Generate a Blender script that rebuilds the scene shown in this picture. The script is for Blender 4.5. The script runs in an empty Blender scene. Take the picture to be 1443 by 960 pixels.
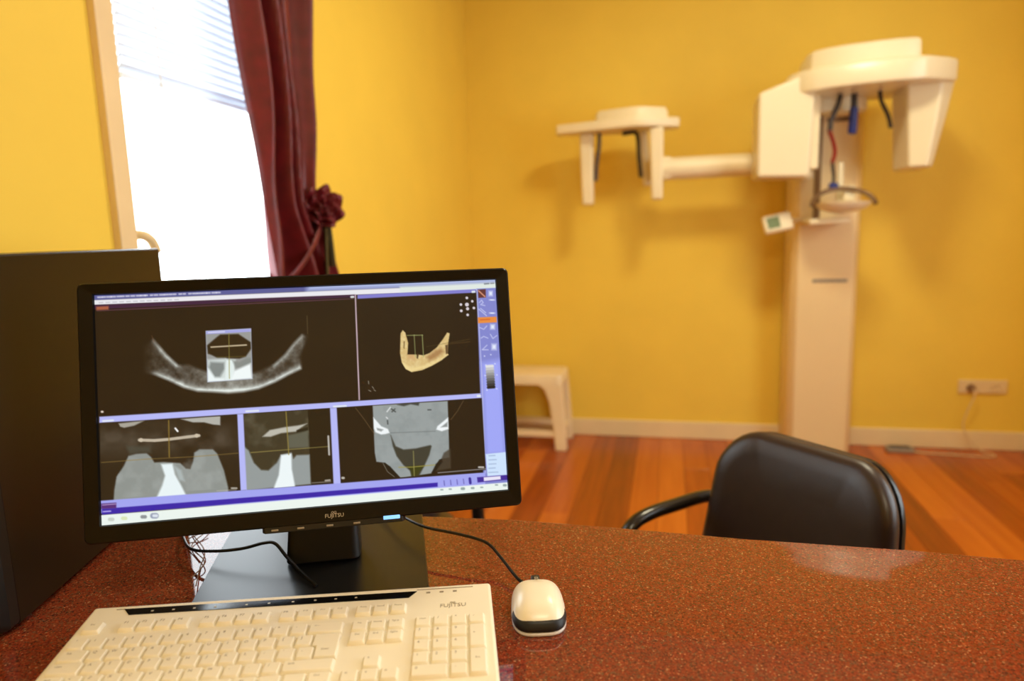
import bpy, bmesh, math, random
import numpy as np
from mathutils import Matrix, Vector

random.seed(7)
rng = np.random.default_rng(7)
scene = bpy.context.scene
col = scene.collection
R = math.radians

# ------------------------------------------------------------------ camera
CAM_Z, DESK_Z = 1.19, 0.75
pitch, roll = R(8.83), R(-1.64)
fwd = Vector((0, math.cos(pitch), -math.sin(pitch)))
up0 = Vector((0, math.sin(pitch), math.cos(pitch)))
rt0 = Vector((1, 0, 0))
right = rt0 * math.cos(roll) + up0 * math.sin(roll)
up = -rt0 * math.sin(roll) + up0 * math.cos(roll)
cam_data = bpy.data.cameras.new('camera')
cam = bpy.data.objects.new('camera', cam_data)
col.objects.link(cam)
m = Matrix((right, up, -fwd)).transposed().to_4x4()
m.translation = (0, 0, CAM_Z)
cam.matrix_world = m
cam_data.sensor_width = 36.0
cam_data.sensor_fit = 'HORIZONTAL'
cam_data.lens = 24.0
cam_data.clip_start = 0.02
cam_data.dof.use_dof = True
cam_data.dof.focus_distance = 0.86
cam_data.dof.aperture_fstop = 2.8
scene.camera = cam
FPX, CX, CY = 962.0, 721.5, 480.0


def pix_ray(x, y):
    return right * ((x - CX) / FPX) - up * ((y - CY) / FPX) + fwd


def at_z(x, y, z):                      # the point of a horizontal plane under a photo pixel
    d = pix_ray(x, y)
    return Vector((0, 0, CAM_Z)) + d * ((z - CAM_Z) / d.z)


# ------------------------------------------------------------------ world, exposure
vs = scene.view_settings
vs.view_transform = 'Standard'
vs.look = 'None'
vs.exposure = 0.0
vs.gamma = 1.0
vs.use_curve_mapping = False
world = bpy.data.worlds.new('World')
scene.world = world
world.use_nodes = True
bg = world.node_tree.nodes['Background']
bg.inputs['Color'].default_value = (0.86, 0.95, 1.0, 1)
bg.inputs['Strength'].default_value = 6.0

# ------------------------------------------------------------------ room frame: x along the back wall, y into it, z up
ROOM = Matrix.Translation((-0.220, 4.091, 0)) @ Matrix.Rotation(R(-13.098), 4, 'Z')
ROOM_W, ROOM_D, ROOM_H = 3.15, 5.9, 2.75


def W(a, o, z):
    return ROOM @ Vector((a, -o, z))


WARM = (1.0, 0.92, 0.64)


def area_light(name, loc, size, power, color, parent=None, rot=(0, 0, 0), shape='DISK', size_y=None):
    ld = bpy.data.lights.new(name, 'AREA')
    ld.shape = shape
    ld.size = size
    if size_y:
        ld.size_y = size_y
    ld.energy = power
    ld.color = color
    o = bpy.data.objects.new(name, ld)
    col.objects.link(o)
    o.location = loc
    o.rotation_euler = rot
    if parent:
        o.parent = parent
    return o


# daylight portal in the window opening (guides the sky light through it)
WIN_S0, WIN_S1, WIN_Z0, WIN_Z1 = 1.93, 2.655, 0.80, 2.36
pl = area_light('window_portal', (0, 0, 0), WIN_Z1 - WIN_Z0, 1.0, (1, 1, 1), shape='RECTANGLE', size_y=WIN_S1 - WIN_S0)
pl.data.cycles.is_portal = True
pl.matrix_world = ROOM @ Matrix.Translation((-0.07, -(WIN_S0 + WIN_S1) / 2, (WIN_Z0 + WIN_Z1) / 2)) @ Matrix.Rotation(R(-90), 4, 'Y')

W2_S0, W2_S1, W2_Z0, W2_Z1 = 1.75, 3.45, 0.75, 2.35     # second window, in the right wall beside the viewer
pl = area_light('window_portal', (0, 0, 0), W2_Z1 - W2_Z0, 1.0, (1, 1, 1), shape='RECTANGLE', size_y=W2_S1 - W2_S0)
pl.data.cycles.is_portal = True
pl.matrix_world = ROOM @ Matrix.Translation((ROOM_W + 0.07, -(W2_S0 + W2_S1) / 2, (W2_Z0 + W2_Z1) / 2)) @ Matrix.Rotation(R(90), 4, 'Y')

LAMPS = [  # room lamps: along, out from back wall, watts
    (1.60, 1.80, 26.0),
    (1.55, 4.60, 22.0),
]


# ------------------------------------------------------------------ materials
def lin(c):
    return tuple(((v / 255) / 12.92 if v / 255 <= 0.04045 else ((v / 255 + 0.055) / 1.055) ** 2.4) for v in c)


def mat(name, rgb, rough=0.5, metal=0.0, spec=0.5, vary=None, bump=None, coat=0.0, coat_rough=0.05, sheen=0.0, emit=None, trans=0.0):
    """rgb is sRGB 0-255; vary=(scale, amount) mottles the colour, bump=(scale, strength) gives fine relief."""
    M = bpy.data.materials.new(name)
    M.use_nodes = True
    nt = M.node_tree
    N, L = nt.nodes, nt.links
    b = N['Principled BSDF']
    c = lin(rgb)
    b.inputs['Base Color'].default_value = (*c, 1)
    b.inputs['Roughness'].default_value = rough
    b.inputs['Metallic'].default_value = metal
    b.inputs['Specular IOR Level'].default_value = spec
    b.inputs['Coat Weight'].default_value = coat
    b.inputs['Coat Roughness'].default_value = coat_rough
    b.inputs['Sheen Weight'].default_value = sheen
    b.inputs['Transmission Weight'].default_value = trans
    if emit:
        b.inputs['Emission Color'].default_value = (*lin(emit[0]), 1)
        b.inputs['Emission Strength'].default_value = emit[1]
    tc = N.new('ShaderNodeTexCoord')
    v = vary or (6.0, 0.05)
    nz = N.new('ShaderNodeTexNoise')
    nz.inputs['Scale'].default_value = v[0]
    nz.inputs['Detail'].default_value = 4
    L.new(tc.outputs['Object'], nz.inputs['Vector'])
    rp = N.new('ShaderNodeValToRGB')
    rp.color_ramp.elements[0].position = 0.3
    rp.color_ramp.elements[1].position = 0.7
    rp.color_ramp.elements[0].color = (*[x * (1 - v[1]) for x in c], 1)
    rp.color_ramp.elements[1].color = (*[min(1, x * (1 + v[1])) for x in c], 1)
    L.new(nz.outputs['Fac'], rp.inputs['Fac'])
    L.new(rp.outputs['Color'], b.inputs['Base Color'])
    if bump:
        n2 = N.new('ShaderNodeTexNoise')
        n2.inputs['Scale'].default_value = bump[0]
        n2.inputs['Detail'].default_value = 3
        L.new(tc.outputs['Object'], n2.inputs['Vector'])
        bp = N.new('ShaderNodeBump')
        bp.inputs['Strength'].default_value = bump[1]
        bp.inputs['Distance'].default_value = 0.002
        L.new(n2.outputs['Fac'], bp.inputs['Height'])
        L.new(bp.outputs['Normal'], b.inputs['Normal'])
    return M


def granite_mat():
    M = bpy.data.materials.new('polished_red_granite')
    M.use_nodes = True
    nt = M.node_tree
    N, L = nt.nodes, nt.links
    b = N['Principled BSDF']
    tc = N.new('ShaderNodeTexCoord')
    cols = []
    for sc_, stops in ((620, ((0.0, (78, 34, 24)), (0.2, (118, 48, 28)), (0.48, (142, 60, 34)), (0.74, (108, 74, 50)), (0.90, (172, 92, 54)), (0.98, (196, 142, 98)))),
                       (330, ((0.0, (88, 42, 30)), (0.25, (136, 50, 32)), (0.6, (126, 54, 32)), (0.86, (104, 76, 56))))):
        vo = N.new('ShaderNodeTexVoronoi')
        vo.inputs['Scale'].default_value = sc_
        L.new(tc.outputs['Object'], vo.inputs['Vector'])
        sp = N.new('ShaderNodeSeparateColor')
        L.new(vo.outputs['Color'], sp.inputs['Color'])
        rp = N.new('ShaderNodeValToRGB')
        rp.color_ramp.interpolation = 'CONSTANT'
        e = rp.color_ramp.elements
        e[0].position, e[0].color = stops[0][0], (*lin(stops[0][1]), 1)
        e[1].position, e[1].color = stops[1][0], (*lin(stops[1][1]), 1)
        for p, c in stops[2:]:
            x = e.new(p)
            x.color = (*lin(c), 1)
        L.new(sp.outputs['Red'], rp.inputs['Fac'])
        cols.append(rp.outputs['Color'])
    mx = N.new('ShaderNodeMix')
    mx.data_type = 'RGBA'
    mx.inputs['Factor'].default_value = 0.4
    L.new(cols[0], mx.inputs['A'])
    L.new(cols[1], mx.inputs['B'])
    L.new(mx.outputs['Result'], b.inputs['Base Color'])
    b.inputs['Roughness'].default_value = 0.035
    b.inputs['Specular IOR Level'].default_value = 0.62
    return M


def wood_mat():
    M = bpy.data.materials.new('varnished_orange_wood')
    M.use_nodes = True
    nt = M.node_tree
    N, L = nt.nodes, nt.links
    b = N['Principled BSDF']
    tc = N.new('ShaderNodeTexCoord')
    oi = N.new('ShaderNodeObjectInfo')
    mp = N.new('ShaderNodeMapping')
    mp.inputs['Scale'].default_value = (28, 1.6, 28)
    cb = N.new('ShaderNodeCombineXYZ')
    L.new(oi.outputs['Random'], cb.inputs['X'])
    ml = N.new('ShaderNodeVectorMath')
    ml.operation = 'MULTIPLY_ADD'
    L.new(cb.outputs['Vector'], ml.inputs[0])
    ml.inputs[1].default_value = (40, 40, 40)
    L.new(tc.outputs['Object'], ml.inputs[2])
    L.new(ml.outputs['Vector'], mp.inputs['Vector'])
    nz = N.new('ShaderNodeTexNoise')
    nz.inputs['Scale'].default_value = 1.0
    nz.inputs['Detail'].default_value = 5
    L.new(mp.outputs['Vector'], nz.inputs['Vector'])
    ad = N.new('ShaderNodeMath')
    ad.operation = 'MULTIPLY_ADD'
    L.new(nz.outputs['Fac'], ad.inputs[0])
    ad.inputs[1].default_value = 0.45
    sb = N.new('ShaderNodeMath')
    sb.operation = 'MULTIPLY'
    L.new(oi.outputs['Random'], sb.inputs[0])
    sb.inputs[1].default_value = 0.6
    L.new(sb.outputs[0], ad.inputs[2])
    rp = N.new('ShaderNodeValToRGB')
    e = rp.color_ramp.elements
    e[0].position, e[0].color = 0.12, (*lin((116, 46, 12)), 1)
    e[1].position, e[1].color = 0.9, (*lin((206, 112, 34)), 1)
    x = e.new(0.5)
    x.color = (*lin((172, 78, 18)), 1)
    L.new(ad.outputs[0], rp.inputs['Fac'])
    L.new(rp.outputs['Color'], b.inputs['Base Color'])
    b.inputs['Roughness'].default_value = 0.24
    b.inputs['Specular IOR Level'].default_value = 0.45
    return M


def glass_mat():
    M = bpy.data.materials.new('window_glass')
    M.use_nodes = True
    N, L = M.node_tree.nodes, M.node_tree.links
    N.remove(N['Principled BSDF'])
    t = N.new('ShaderNodeBsdfTransparent')
    g = N.new('ShaderNodeBsdfGlossy')
    g.inputs['Roughness'].default_value = 0.02
    mx = N.new('ShaderNodeMixShader')
    mx.inputs[0].default_value = 0.05
    L.new(t.outputs[0], mx.inputs[1])
    L.new(g.outputs[0], mx.inputs[2])
    L.new(mx.outputs[0], N['Material Output'].inputs['Surface'])
    return M


def screen_mat():
    M = bpy.data.materials.new('lit_screen')
    M.use_nodes = True
    N, L = M.node_tree.nodes, M.node_tree.links
    b = N['Principled BSDF']
    b.inputs['Base Color'].default_value = (0.012, 0.011, 0.010, 1)
    b.inputs['Roughness'].default_value = 0.35
    b.inputs['Specular IOR Level'].default_value = 0.22
    at = N.new('ShaderNodeVertexColor')
    at.layer_name = 'picture'
    L.new(at.outputs['Color'], b.inputs['Emission Color'])
    b.inputs['Emission Strength'].default_value = 1.0
    return M


YELLOW = mat('yellow_wall_paint', (241, 206, 80), 0.62, vary=(3.0, 0.03), bump=(160, 0.06), spec=0.35)
CEIL = mat('white_ceiling_paint', (240, 232, 214), 0.8)
CREAM = mat('cream_trim_paint', (236, 214, 168), 0.45, vary=(5, 0.04))
GRANITE = granite_mat()
WOOD = wood_mat()
SUBFLOOR = mat('dark_floor_joint', (62, 24, 10), 0.7)
GLASS = glass_mat()
WINFRAME = mat('white_window_plastic', (240, 236, 226), 0.35)
CASING = mat('cream_window_casing', (238, 212, 166), 0.5)
BLIND = mat('white_blind_slat', (236, 242, 250), 0.5, trans=0.0)
_b = BLIND.node_tree
_t = _b.nodes.new('ShaderNodeBsdfTranslucent')
_t.inputs['Color'].default_value = (0.9, 0.94, 1.0, 1)
_m = _b.nodes.new('ShaderNodeMixShader')
_m.inputs[0].default_value = 0.31
_b.links.new(_b.nodes['Principled BSDF'].outputs[0], _m.inputs[1])
_b.links.new(_t.outputs[0], _m.inputs[2])
_b.links.new(_m.outputs[0], _b.nodes['Material Output'].inputs['Surface'])
BEZEL = mat('black_monitor_plastic', (13, 9, 7), 0.38, spec=0.2, vary=(30, 0.1), bump=(900, 0.05))
BLACKGLOSS = mat('glossy_black_plastic', (14, 13, 13), 0.1, spec=0.7)
BLACKMATT = mat('matt_black_plastic', (12, 11, 10), 0.5)
BASEGLOSS = mat('polished_charcoal_base', (22, 21, 22), 0.30, spec=0.38)
TOWER = mat('dark_grey_case_paint', (22, 16, 12), 0.32, spec=0.35, vary=(4, 0.08), bump=(700, 0.04))
KEYBODY = mat('beige_keyboard_plastic', (236, 226, 204), 0.5, bump=(800, 0.05))
KEYCAP = mat('cream_keycap_plastic', (238, 228, 206), 0.5, bump=(900, 0.05))
LEGEND = mat('grey_print', (146, 132, 110), 0.6)
SILVERPRINT = mat('silver_print', (196, 186, 168), 0.4, metal=0.2)
MOUSE = mat('white_mouse_plastic', (244, 234, 212), 0.3)
MOUSERIM = mat('pale_grey_mouse_rim', (214, 206, 200), 0.3)
RUBBER = mat('dark_rubber', (22, 18, 16), 0.45)
CABLE = mat('black_cable_sheath', (14, 12, 12), 0.35)
BROWNCABLE = mat('brown_cable_sheath', (128, 92, 66), 0.45)
WHITECABLE = mat('cream_cable_sheath', (222, 196, 150), 0.5)
LED = mat('blue_power_light', (120, 180, 255), 0.3, emit=((120, 185, 255), 1.1))
WHITEENAMEL = mat('white_machine_enamel', (236, 222, 190), 0.28, vary=(3, 0.02))
OFFWHITE = mat('warm_white_machine_plastic', (240, 224, 188), 0.4)
COLUMN = mat('beige_column_enamel', (238, 212, 162), 0.38, vary=(2, 0.03))
GREYTRIM = mat('grey_machine_trim', (150, 138, 122), 0.4)
DARKROD = mat('dark_rod_plastic', (44, 34, 32), 0.4)
BLUE = mat('blue_pad_plastic', (30, 44, 120), 0.4)
REDCABLE = mat('red_cable_sheath', (150, 36, 26), 0.4)
BRASSY = mat('bronze_handle_metal', (122, 92, 62), 0.35, metal=0.3)
GREENLCD = mat('green_display', (92, 112, 60), 0.3)
STOOLMAT = mat('cream_stool_plastic', (242, 222, 184), 0.4)
LEATHER = mat('dark_brown_leatherette', (46, 30, 24), 0.36, vary=(40, 0.1), bump=(420, 0.12))
CHAIRSHELL = mat('black_chair_shell', (24, 20, 20), 0.3)
CHAIRMETAL = mat('black_chair_tube', (28, 22, 18), 0.22)
SOCKET = mat('cream_socket_plastic', (232, 206, 158), 0.4)
DARKHOLE = mat('dark_socket_hole', (40, 30, 20), 0.6)
CURTAIN = mat('burgundy_taffeta', (102, 12, 20), 0.42, vary=(26, 0.25), bump=(240, 0.2), sheen=0.08, spec=0.5)
CURTAIN2 = mat('dark_wine_taffeta', (104, 14, 26), 0.45, vary=(60, 0.3), bump=(240, 0.25), sheen=0.05)
OLIVE = mat('olive_ribbon', (70, 64, 40), 0.5)
SCREEN = screen_mat()
LAMPGLASS = mat('frosted_lamp_glass', (255, 240, 214), 0.5, emit=((255, 226, 180), 3.0))
DESKBODY = mat('dark_walnut_panel', (70, 38, 24), 0.45, vary=(12, 0.2))


# ------------------------------------------------------------------ mesh helpers
class MB:
    def __init__(self):
        self.v, self.f = [], []

    def add(self, verts, faces, M=None):
        k = len(self.v)
        for p in verts:
            p = Vector(p)
            self.v.append(tuple(M @ p) if M else tuple(p))
        self.f += [tuple(i + k for i in f) for f in faces]
        return self

    def box(self, x0, x1, y0, y1, z0, z1, M=None):
        vs_ = [(x0, y0, z0), (x1, y0, z0), (x1, y1, z0), (x0, y1, z0), (x0, y0, z1), (x1, y0, z1), (x1, y1, z1), (x0, y1, z1)]
        return self.add(vs_, [(3, 2, 1, 0), (4, 5, 6, 7), (0, 1, 5, 4), (1, 2, 6, 5), (2, 3, 7, 6), (3, 0, 4, 7)], M)

    def loft(self, rings, M=None, cap=True, closed=True):
        n = len(rings[0])
        vs_ = [p for r in rings for p in r]
        fs = []
        for i in range(len(rings) - 1):
            for j in range(n if closed else n - 1):
                a, b = i * n + j, i * n + (j + 1) % n
                fs.append((a, b, b + n, a + n))
        if cap:
            fs.append(tuple(range(n - 1, -1, -1)))
            fs.append(tuple(range((len(rings) - 1) * n, len(rings) * n)))
        return self.add(vs_, fs, M)

    def prism(self, poly, z0, z1, M=None, scale_top=1.0):
        cx = sum(p[0] for p in poly) / len(poly)
        cy = sum(p[1] for p in poly) / len(poly)
        return self.loft([[(x, y, z0) for x, y in poly],
                          [(cx + (x - cx) * scale_top, cy + (y - cy) * scale_top, z1) for x, y in poly]], M)

    def tube(self, pts, r, n=10, M=None, sx=1.0):
        """swept tube; r a number or a list; sx squeezes the cross-section sideways"""
        P = [Vector(p) for p in pts]
        rs = r if isinstance(r, (list, tuple)) else [r] * len(P)
        T = [(P[min(i + 1, len(P) - 1)] - P[max(i - 1, 0)]).normalized() for i in range(len(P))]
        ref = Vector((0, 0, 1)) if abs(T[0].z) < 0.9 else Vector((1, 0, 0))
        u = T[0].cross(ref).normalized()
        rings = []
        for i, p in enumerate(P):
            u = (u - T[i] * u.dot(T[i])).normalized()
            w = T[i].cross(u)
            rings.append([tuple(p + u * (math.cos(2 * math.pi * k / n) * rs[i] * sx) + w * (math.sin(2 * math.pi * k / n) * rs[i])) for k in range(n)])
        return self.loft(rings, M)

    def lathe(self, prof, n=24, M=None):
        rings = [[(r * math.cos(2 * math.pi * k / n), r * math.sin(2 * math.pi * k / n), z) for k in range(n)] for r, z in prof]
        return self.loft(rings, M)

    def mesh(self, name, smooth=40):
        me = bpy.data.meshes.new(name)
        me.from_pydata(self.v, [], self.f)
        bm = bmesh.new()
        bm.from_mesh(me)
        bmesh.ops.remove_doubles(bm, verts=bm.verts, dist=1e-6)
        bmesh.ops.recalc_face_normals(bm, faces=bm.faces)
        bm.to_mesh(me)
        bm.free()
        if smooth:
            me.polygons.foreach_set('use_smooth', [True] * len(me.polygons))
            me.set_sharp_from_angle(angle=R(smooth))
        return me

    def build(self, name, material, parent=None, bevel=0.0, smooth=40, seg=3, M=None):
        me = self.mesh(name, smooth)
        me.materials.append(material)
        return link(name, me, parent, bevel, seg, M)


def link(name, me, parent=None, bevel=0.0, seg=3, M=None):
    o = bpy.data.objects.new(name, me)
    col.objects.link(o)
    if parent:
        o.parent = parent
    if M is not None:
        o.matrix_local = M
    if bevel:
        bv = o.modifiers.new('bevel', 'BEVEL')
        bv.width = bevel
        bv.segments = seg
        bv.limit_method = 'ANGLE'
        bv.angle_limit = R(35)
    return o


def thing(name, label, cat, M=None, group=None):
    o = bpy.data.objects.new(name, None)
    o.empty_display_size = 0.1
    col.objects.link(o)
    if M is not None:
        o.matrix_world = M
    return tag(o, label, cat, group)


def tag(o, label, cat, group=None):
    o['label'] = label
    o['category'] = cat
    if group:
        o['group'] = group
    return o


def structure(o, label=None):
    o['kind'] = 'structure'
    if label:
        o['label'] = label
    return o


def spline(pts, n=8):
    """Catmull-Rom through pts"""
    P = [Vector(p) for p in pts]
    P = [P[0] * 2 - P[1]] + P + [P[-1] * 2 - P[-2]]
    out = []
    for i in range(1, len(P) - 2):
        a, b, c, d = P[i - 1:i + 3]
        for k in range(n):
            t = k / n
            out.append(0.5 * ((2 * b) + (c - a) * t + (2 * a - 5 * b + 4 * c - d) * t * t + (3 * b - a - 3 * c + d) * t ** 3))
    out.append(P[-2])
    return [tuple(p) for p in out]


def rrect(w, h, r, n=6, cx=0, cy=0):
    pts = []
    for k, (sx, sy) in enumerate(((1, 1), (-1, 1), (-1, -1), (1, -1))):
        for i in range(n + 1):
            a = R(90 * k + 90 * i / n)
            pts.append((cx + sx * (w / 2 - r) + r * math.cos(a), cy + sy * (h / 2 - r) + r * math.sin(a)))
    return pts


_text = {}


def text_mesh(s, size, material, depth=0.0001):
    key = (s, size, material.name)
    if key not in _text:
        cu = bpy.data.curves.new('text', 'FONT')
        cu.body = s
        cu.size = size
        cu.extrude = depth
        cu.resolution_u = 2
        cu.align_x = 'CENTER'
        cu.align_y = 'CENTER'
        ob = bpy.data.objects.new('text', cu)
        col.objects.link(ob)
        bpy.context.view_layer.update()
        me = bpy.data.meshes.new_from_object(ob.evaluated_get(bpy.context.evaluated_depsgraph_get()))
        bpy.data.objects.remove(ob)
        bpy.data.curves.remove(cu)
        me.materials.clear()
        me.materials.append(material)
        _text[key] = me
    return _text[key]


# ------------------------------------------------------------------ keyboard legends first (cheap while the scene is empty)
ROW_KEYS = [
    [('°', 1), ('1', 1), ('2', 1), ('3', 1), ('4', 1), ('5', 1), ('6', 1), ('7', 1), ('8', 1), ('9', 1), ('0', 1), ('*', 1), ('-', 1), ('<---', 2)],
    [('Tab', 1.5), ('Q', 1), ('W', 1), ('E', 1), ('R', 1), ('T', 1), ('Y', 1), ('U', 1), ('I', 1), ('O', 1), ('P', 1), ('[', 1), (']', 1), ('Enter', 1.5)],
    [('Caps', 1.75), ('A', 1), ('S', 1), ('D', 1), ('F', 1), ('G', 1), ('H', 1), ('J', 1), ('K', 1), ('L', 1), (';', 1), ("'", 1), (',', 1)],
    [('Shift', 1.25), ('<', 1), ('Z', 1), ('X', 1), ('C', 1), ('V', 1), ('B', 1), ('N', 1), ('M', 1), (',', 1), ('.', 1), ('/', 1), ('Shift', 2.75)],
    [('Ctrl', 1.25), ('', 1.25), ('Alt', 1.25), ('', 6.25), ('Alt', 1.25), ('', 1.25), ('', 1.25), ('Ctrl', 1.25)],
]

# ================================================================== ROOM
floor = structure(MB().box(-0.1, ROOM_W + 0.1, -ROOM_D - 0.1, 0.1, -0.06, -0.012).build('floor', SUBFLOOR, M=ROOM), 'orange varnished plank floor')
PW = 0.122
plank_mesh = {}
for ln in (0.9, 1.2, 1.5, 1.8):
    b = MB()
    w, e = PW / 2 - 0.0006, 0.0012
    b.loft([[(-w, 0.0006, -0.012), (w, 0.0006, -0.012), (w, ln - 0.0006, -0.012), (-w, ln - 0.0006, -0.012)],
            [(-w, 0.0006, -e), (w, 0.0006, -e), (w, ln - 0.0006, -e), (-w, ln - 0.0006, -e)],
            [(-w + e, 0.0006 + e, 0), (w - e, 0.0006 + e, 0), (w - e, ln - 0.0006 - e, 0), (-w + e, ln - 0.0006 - e, 0)]])
    me = b.mesh('plank', 30)
    me.materials.append(WOOD)
    plank_mesh[ln] = me
x = PW / 2
while x < ROOM_W + PW / 2:
    y = -ROOM_D - random.uniform(0, 0.8)
    while y < 0:
        rest = -y
        ln = random.choice((0.9, 1.2, 1.5, 1.8))
        link('plank', plank_mesh[ln], floor, M=Matrix.Translation((x, y, 0)))
        y += ln
    x += PW

structure(MB().box(-0.1, ROOM_W + 0.1, -ROOM_D - 0.1, 0.1, ROOM_H, ROOM_H + 0.1).build('ceiling', CEIL, M=ROOM), 'plain white ceiling')
structure(MB().box(-0.15, ROOM_W + 0.15, 0, 0.15, -0.06, ROOM_H).build('wall_back', YELLOW, M=ROOM), 'yellow painted wall behind the X-ray machine')
b = MB()
b.box(ROOM_W, ROOM_W + 0.08, -ROOM_D, -W2_S1, -0.06, ROOM_H)
b.box(ROOM_W, ROOM_W + 0.08, -W2_S0, 0, -0.06, ROOM_H)
b.box(ROOM_W, ROOM_W + 0.08, -W2_S1, -W2_S0, -0.06, W2_Z0)
b.box(ROOM_W, ROOM_W + 0.08, -W2_S1, -W2_S0, W2_Z1, ROOM_H)
structure(b.build('wall_right', YELLOW, M=ROOM), 'yellow wall out of view on the right')
structure(MB().box(-0.15, ROOM_W + 0.15, -ROOM_D - 0.15, -ROOM_D, -0.06, ROOM_H).build('wall_front', YELLOW, M=ROOM), 'yellow wall behind the viewer')
b = MB()
T = 0.08
b.box(-T, 0, -ROOM_D, -WIN_S1, -0.06, ROOM_H)
b.box(-T, 0, -WIN_S0, 0, -0.06, ROOM_H)
b.box(-T, 0, -WIN_S1, -WIN_S0, -0.06, WIN_Z0)
b.box(-T, 0, -WIN_S1, -WIN_S0, WIN_Z1, ROOM_H)
structure(b.build('wall_left', YELLOW, M=ROOM), 'yellow painted wall with the tall window')


def baseboard(name, x0, x1, y0, y1, label):
    bb = MB().box(x0, x1, y0, y1, 0.0, 0.098)
    return structure(bb.build(name, CREAM, M=ROOM, bevel=0.004), label)


baseboard('baseboard_back', 0.0, ROOM_W, -0.016, 0, 'cream baseboard under the back wall')
baseboard('baseboard_left', 0.0, 0.016, -ROOM_D, -0.016, 'cream baseboard under the window wall')
baseboard('baseboard_right', ROOM_W - 0.016, ROOM_W, -ROOM_D, -0.016, 'cream baseboard under the right wall')

# window: casing, sash frame, pane, handle
win = structure(bpy.data.objects.new('window_1', None), 'tall bright white window beside the burgundy curtain')
col.objects.link(win)
win.matrix_world = ROOM @ Matrix.Translation((0, -(WIN_S0 + WIN_S1) / 2, WIN_Z0))
hw, hh = (WIN_S1 - WIN_S0) / 2, WIN_Z1 - WIN_Z0
for y0, y1, z0, z1 in ((-hw - 0.048, -hw, -0.05, hh + 0.05), (hw, hw + 0.048, -0.05, hh + 0.05), (-hw, hw, hh, hh + 0.05)):
    MB().box(-0.02, 0.018, y0, y1, z0, z1).build('window_casing', CASING, win, bevel=0.003)
MB().box(-0.05, 0.05, -hw - 0.06, hw + 0.06, -0.03, 0.0).build('window_sill', CASING, win, bevel=0.004)
fr = 0.022
for y0, y1, z0, z1 in ((-hw, -hw + fr, 0, hh), (hw - fr, hw, 0, hh), (-hw + fr, hw - fr, 0, fr), (-hw + fr, hw - fr, hh - fr, hh)):
    MB().box(-0.075, -0.02, y0, y1, z0, z1).build('window_frame', WINFRAME, win, bevel=0.003)
MB().box(-0.050, -0.046, -hw + fr, hw - fr, fr, hh - fr).build('window_pane', GLASS, win)
b = MB()
b.box(-0.02, -0.004, -hw + 0.001, -hw + 0.021, 0.35, 0.44)
b.tube(spline([(-0.006, -hw + 0.011, 0.412), (0.012, -hw + 0.012, 0.412), (0.022, -hw + 0.020, 0.408), (0.024, -hw + 0.034, 0.395), (0.023, -hw + 0.046, 0.372)], 5), [0.011] * 20 + [0.009], 10)
b.build('window_handle', CREAM, win, bevel=0.002)

win2 = structure(bpy.data.objects.new('window_2', None), 'wide white window in the right wall out of view')
col.objects.link(win2)
h2, t2 = (W2_S1 - W2_S0) / 2, W2_Z1 - W2_Z0
win2.matrix_world = ROOM @ Matrix.Translation((ROOM_W, -(W2_S0 + W2_S1) / 2, W2_Z0))
for y0, y1, z0, z1 in ((-h2, -h2 + 0.04, 0, t2), (h2 - 0.04, h2, 0, t2), (-h2 + 0.04, h2 - 0.04, 0, 0.04), (-h2 + 0.04, h2 - 0.04, t2 - 0.04, t2), (-0.025, 0.025, 0.04, t2 - 0.04)):
    MB().box(0.02, 0.06, y0, y1, z0, z1).build('window_frame', WINFRAME, win2, bevel=0.003)
for y0, y1 in ((-h2 + 0.04, -0.025), (0.025, h2 - 0.04)):
    MB().box(0.038, 0.042, y0, y1, 0.04, t2 - 0.04).build('window_pane', GLASS, win2)
MB().box(-0.10, 0.02, -h2 - 0.05, h2 + 0.05, -0.03, 0.0).build('window_sill', WINFRAME, win2, bevel=0.004)

# venetian blind drawn part-way down, upper part of the window
bl_z0 = 1.545
blind = thing('venetian_blind', 'pale venetian blind half lowered over the bright window', 'blind', ROOM @ Matrix.Translation((-0.008, -(WIN_S0 + WIN_S1) / 2, bl_z0)))
sl = MB().loft([[(0.010 * math.cos(a) * 1.1, y, 0.004 * math.sin(a * 2) + 0.0006 * s) for s, a in ((1, -1.3), (1, -0.4), (1, 0.6), (1, 1.5), (-1, 1.5), (-1, 0.6), (-1, -0.4), (-1, -1.3))] for y in (-hw + 0.026, hw - 0.026)])
b = MB()
prof = [(-0.0075, -0.0085), (-0.004, -0.0035), (0.0, 0.0005), (0.004, 0.0045), (0.0075, 0.0085)]
b.loft([[(px, y, pz + 0.0004) for px, pz in prof] + [(px, y, pz - 0.0004) for px, pz in reversed(prof)] for y in (-hw + 0.026, hw - 0.026)])
slat = b.mesh('slat')
slat.materials.append(BLIND)
nsl = int((WIN_Z1 - 0.06 - bl_z0) / 0.021)
for i in range(nsl):
    link('slat', slat, blind, M=Matrix.Translation((0, 0, 0.022 + i * 0.021)))
MB().box(-0.009, 0.009, -hw + 0.026, hw - 0.026, 0, 0.012).build('bottom_rail', BLIND, blind, bevel=0.002)
MB().box(-0.011, 0.011, -hw + 0.026, hw - 0.026, WIN_Z1 - bl_z0 - 0.045, WIN_Z1 - bl_z0 - 0.024).build('head_rail', BLIND, blind, bevel=0.002)
for yy in (-hw + 0.14, hw - 0.14):
    MB().tube([(0.0105, yy, 0), (0.0105, yy, WIN_Z1 - bl_z0 - 0.04)], 0.0016, 6).build('ladder_cord', WINFRAME, blind)


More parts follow.
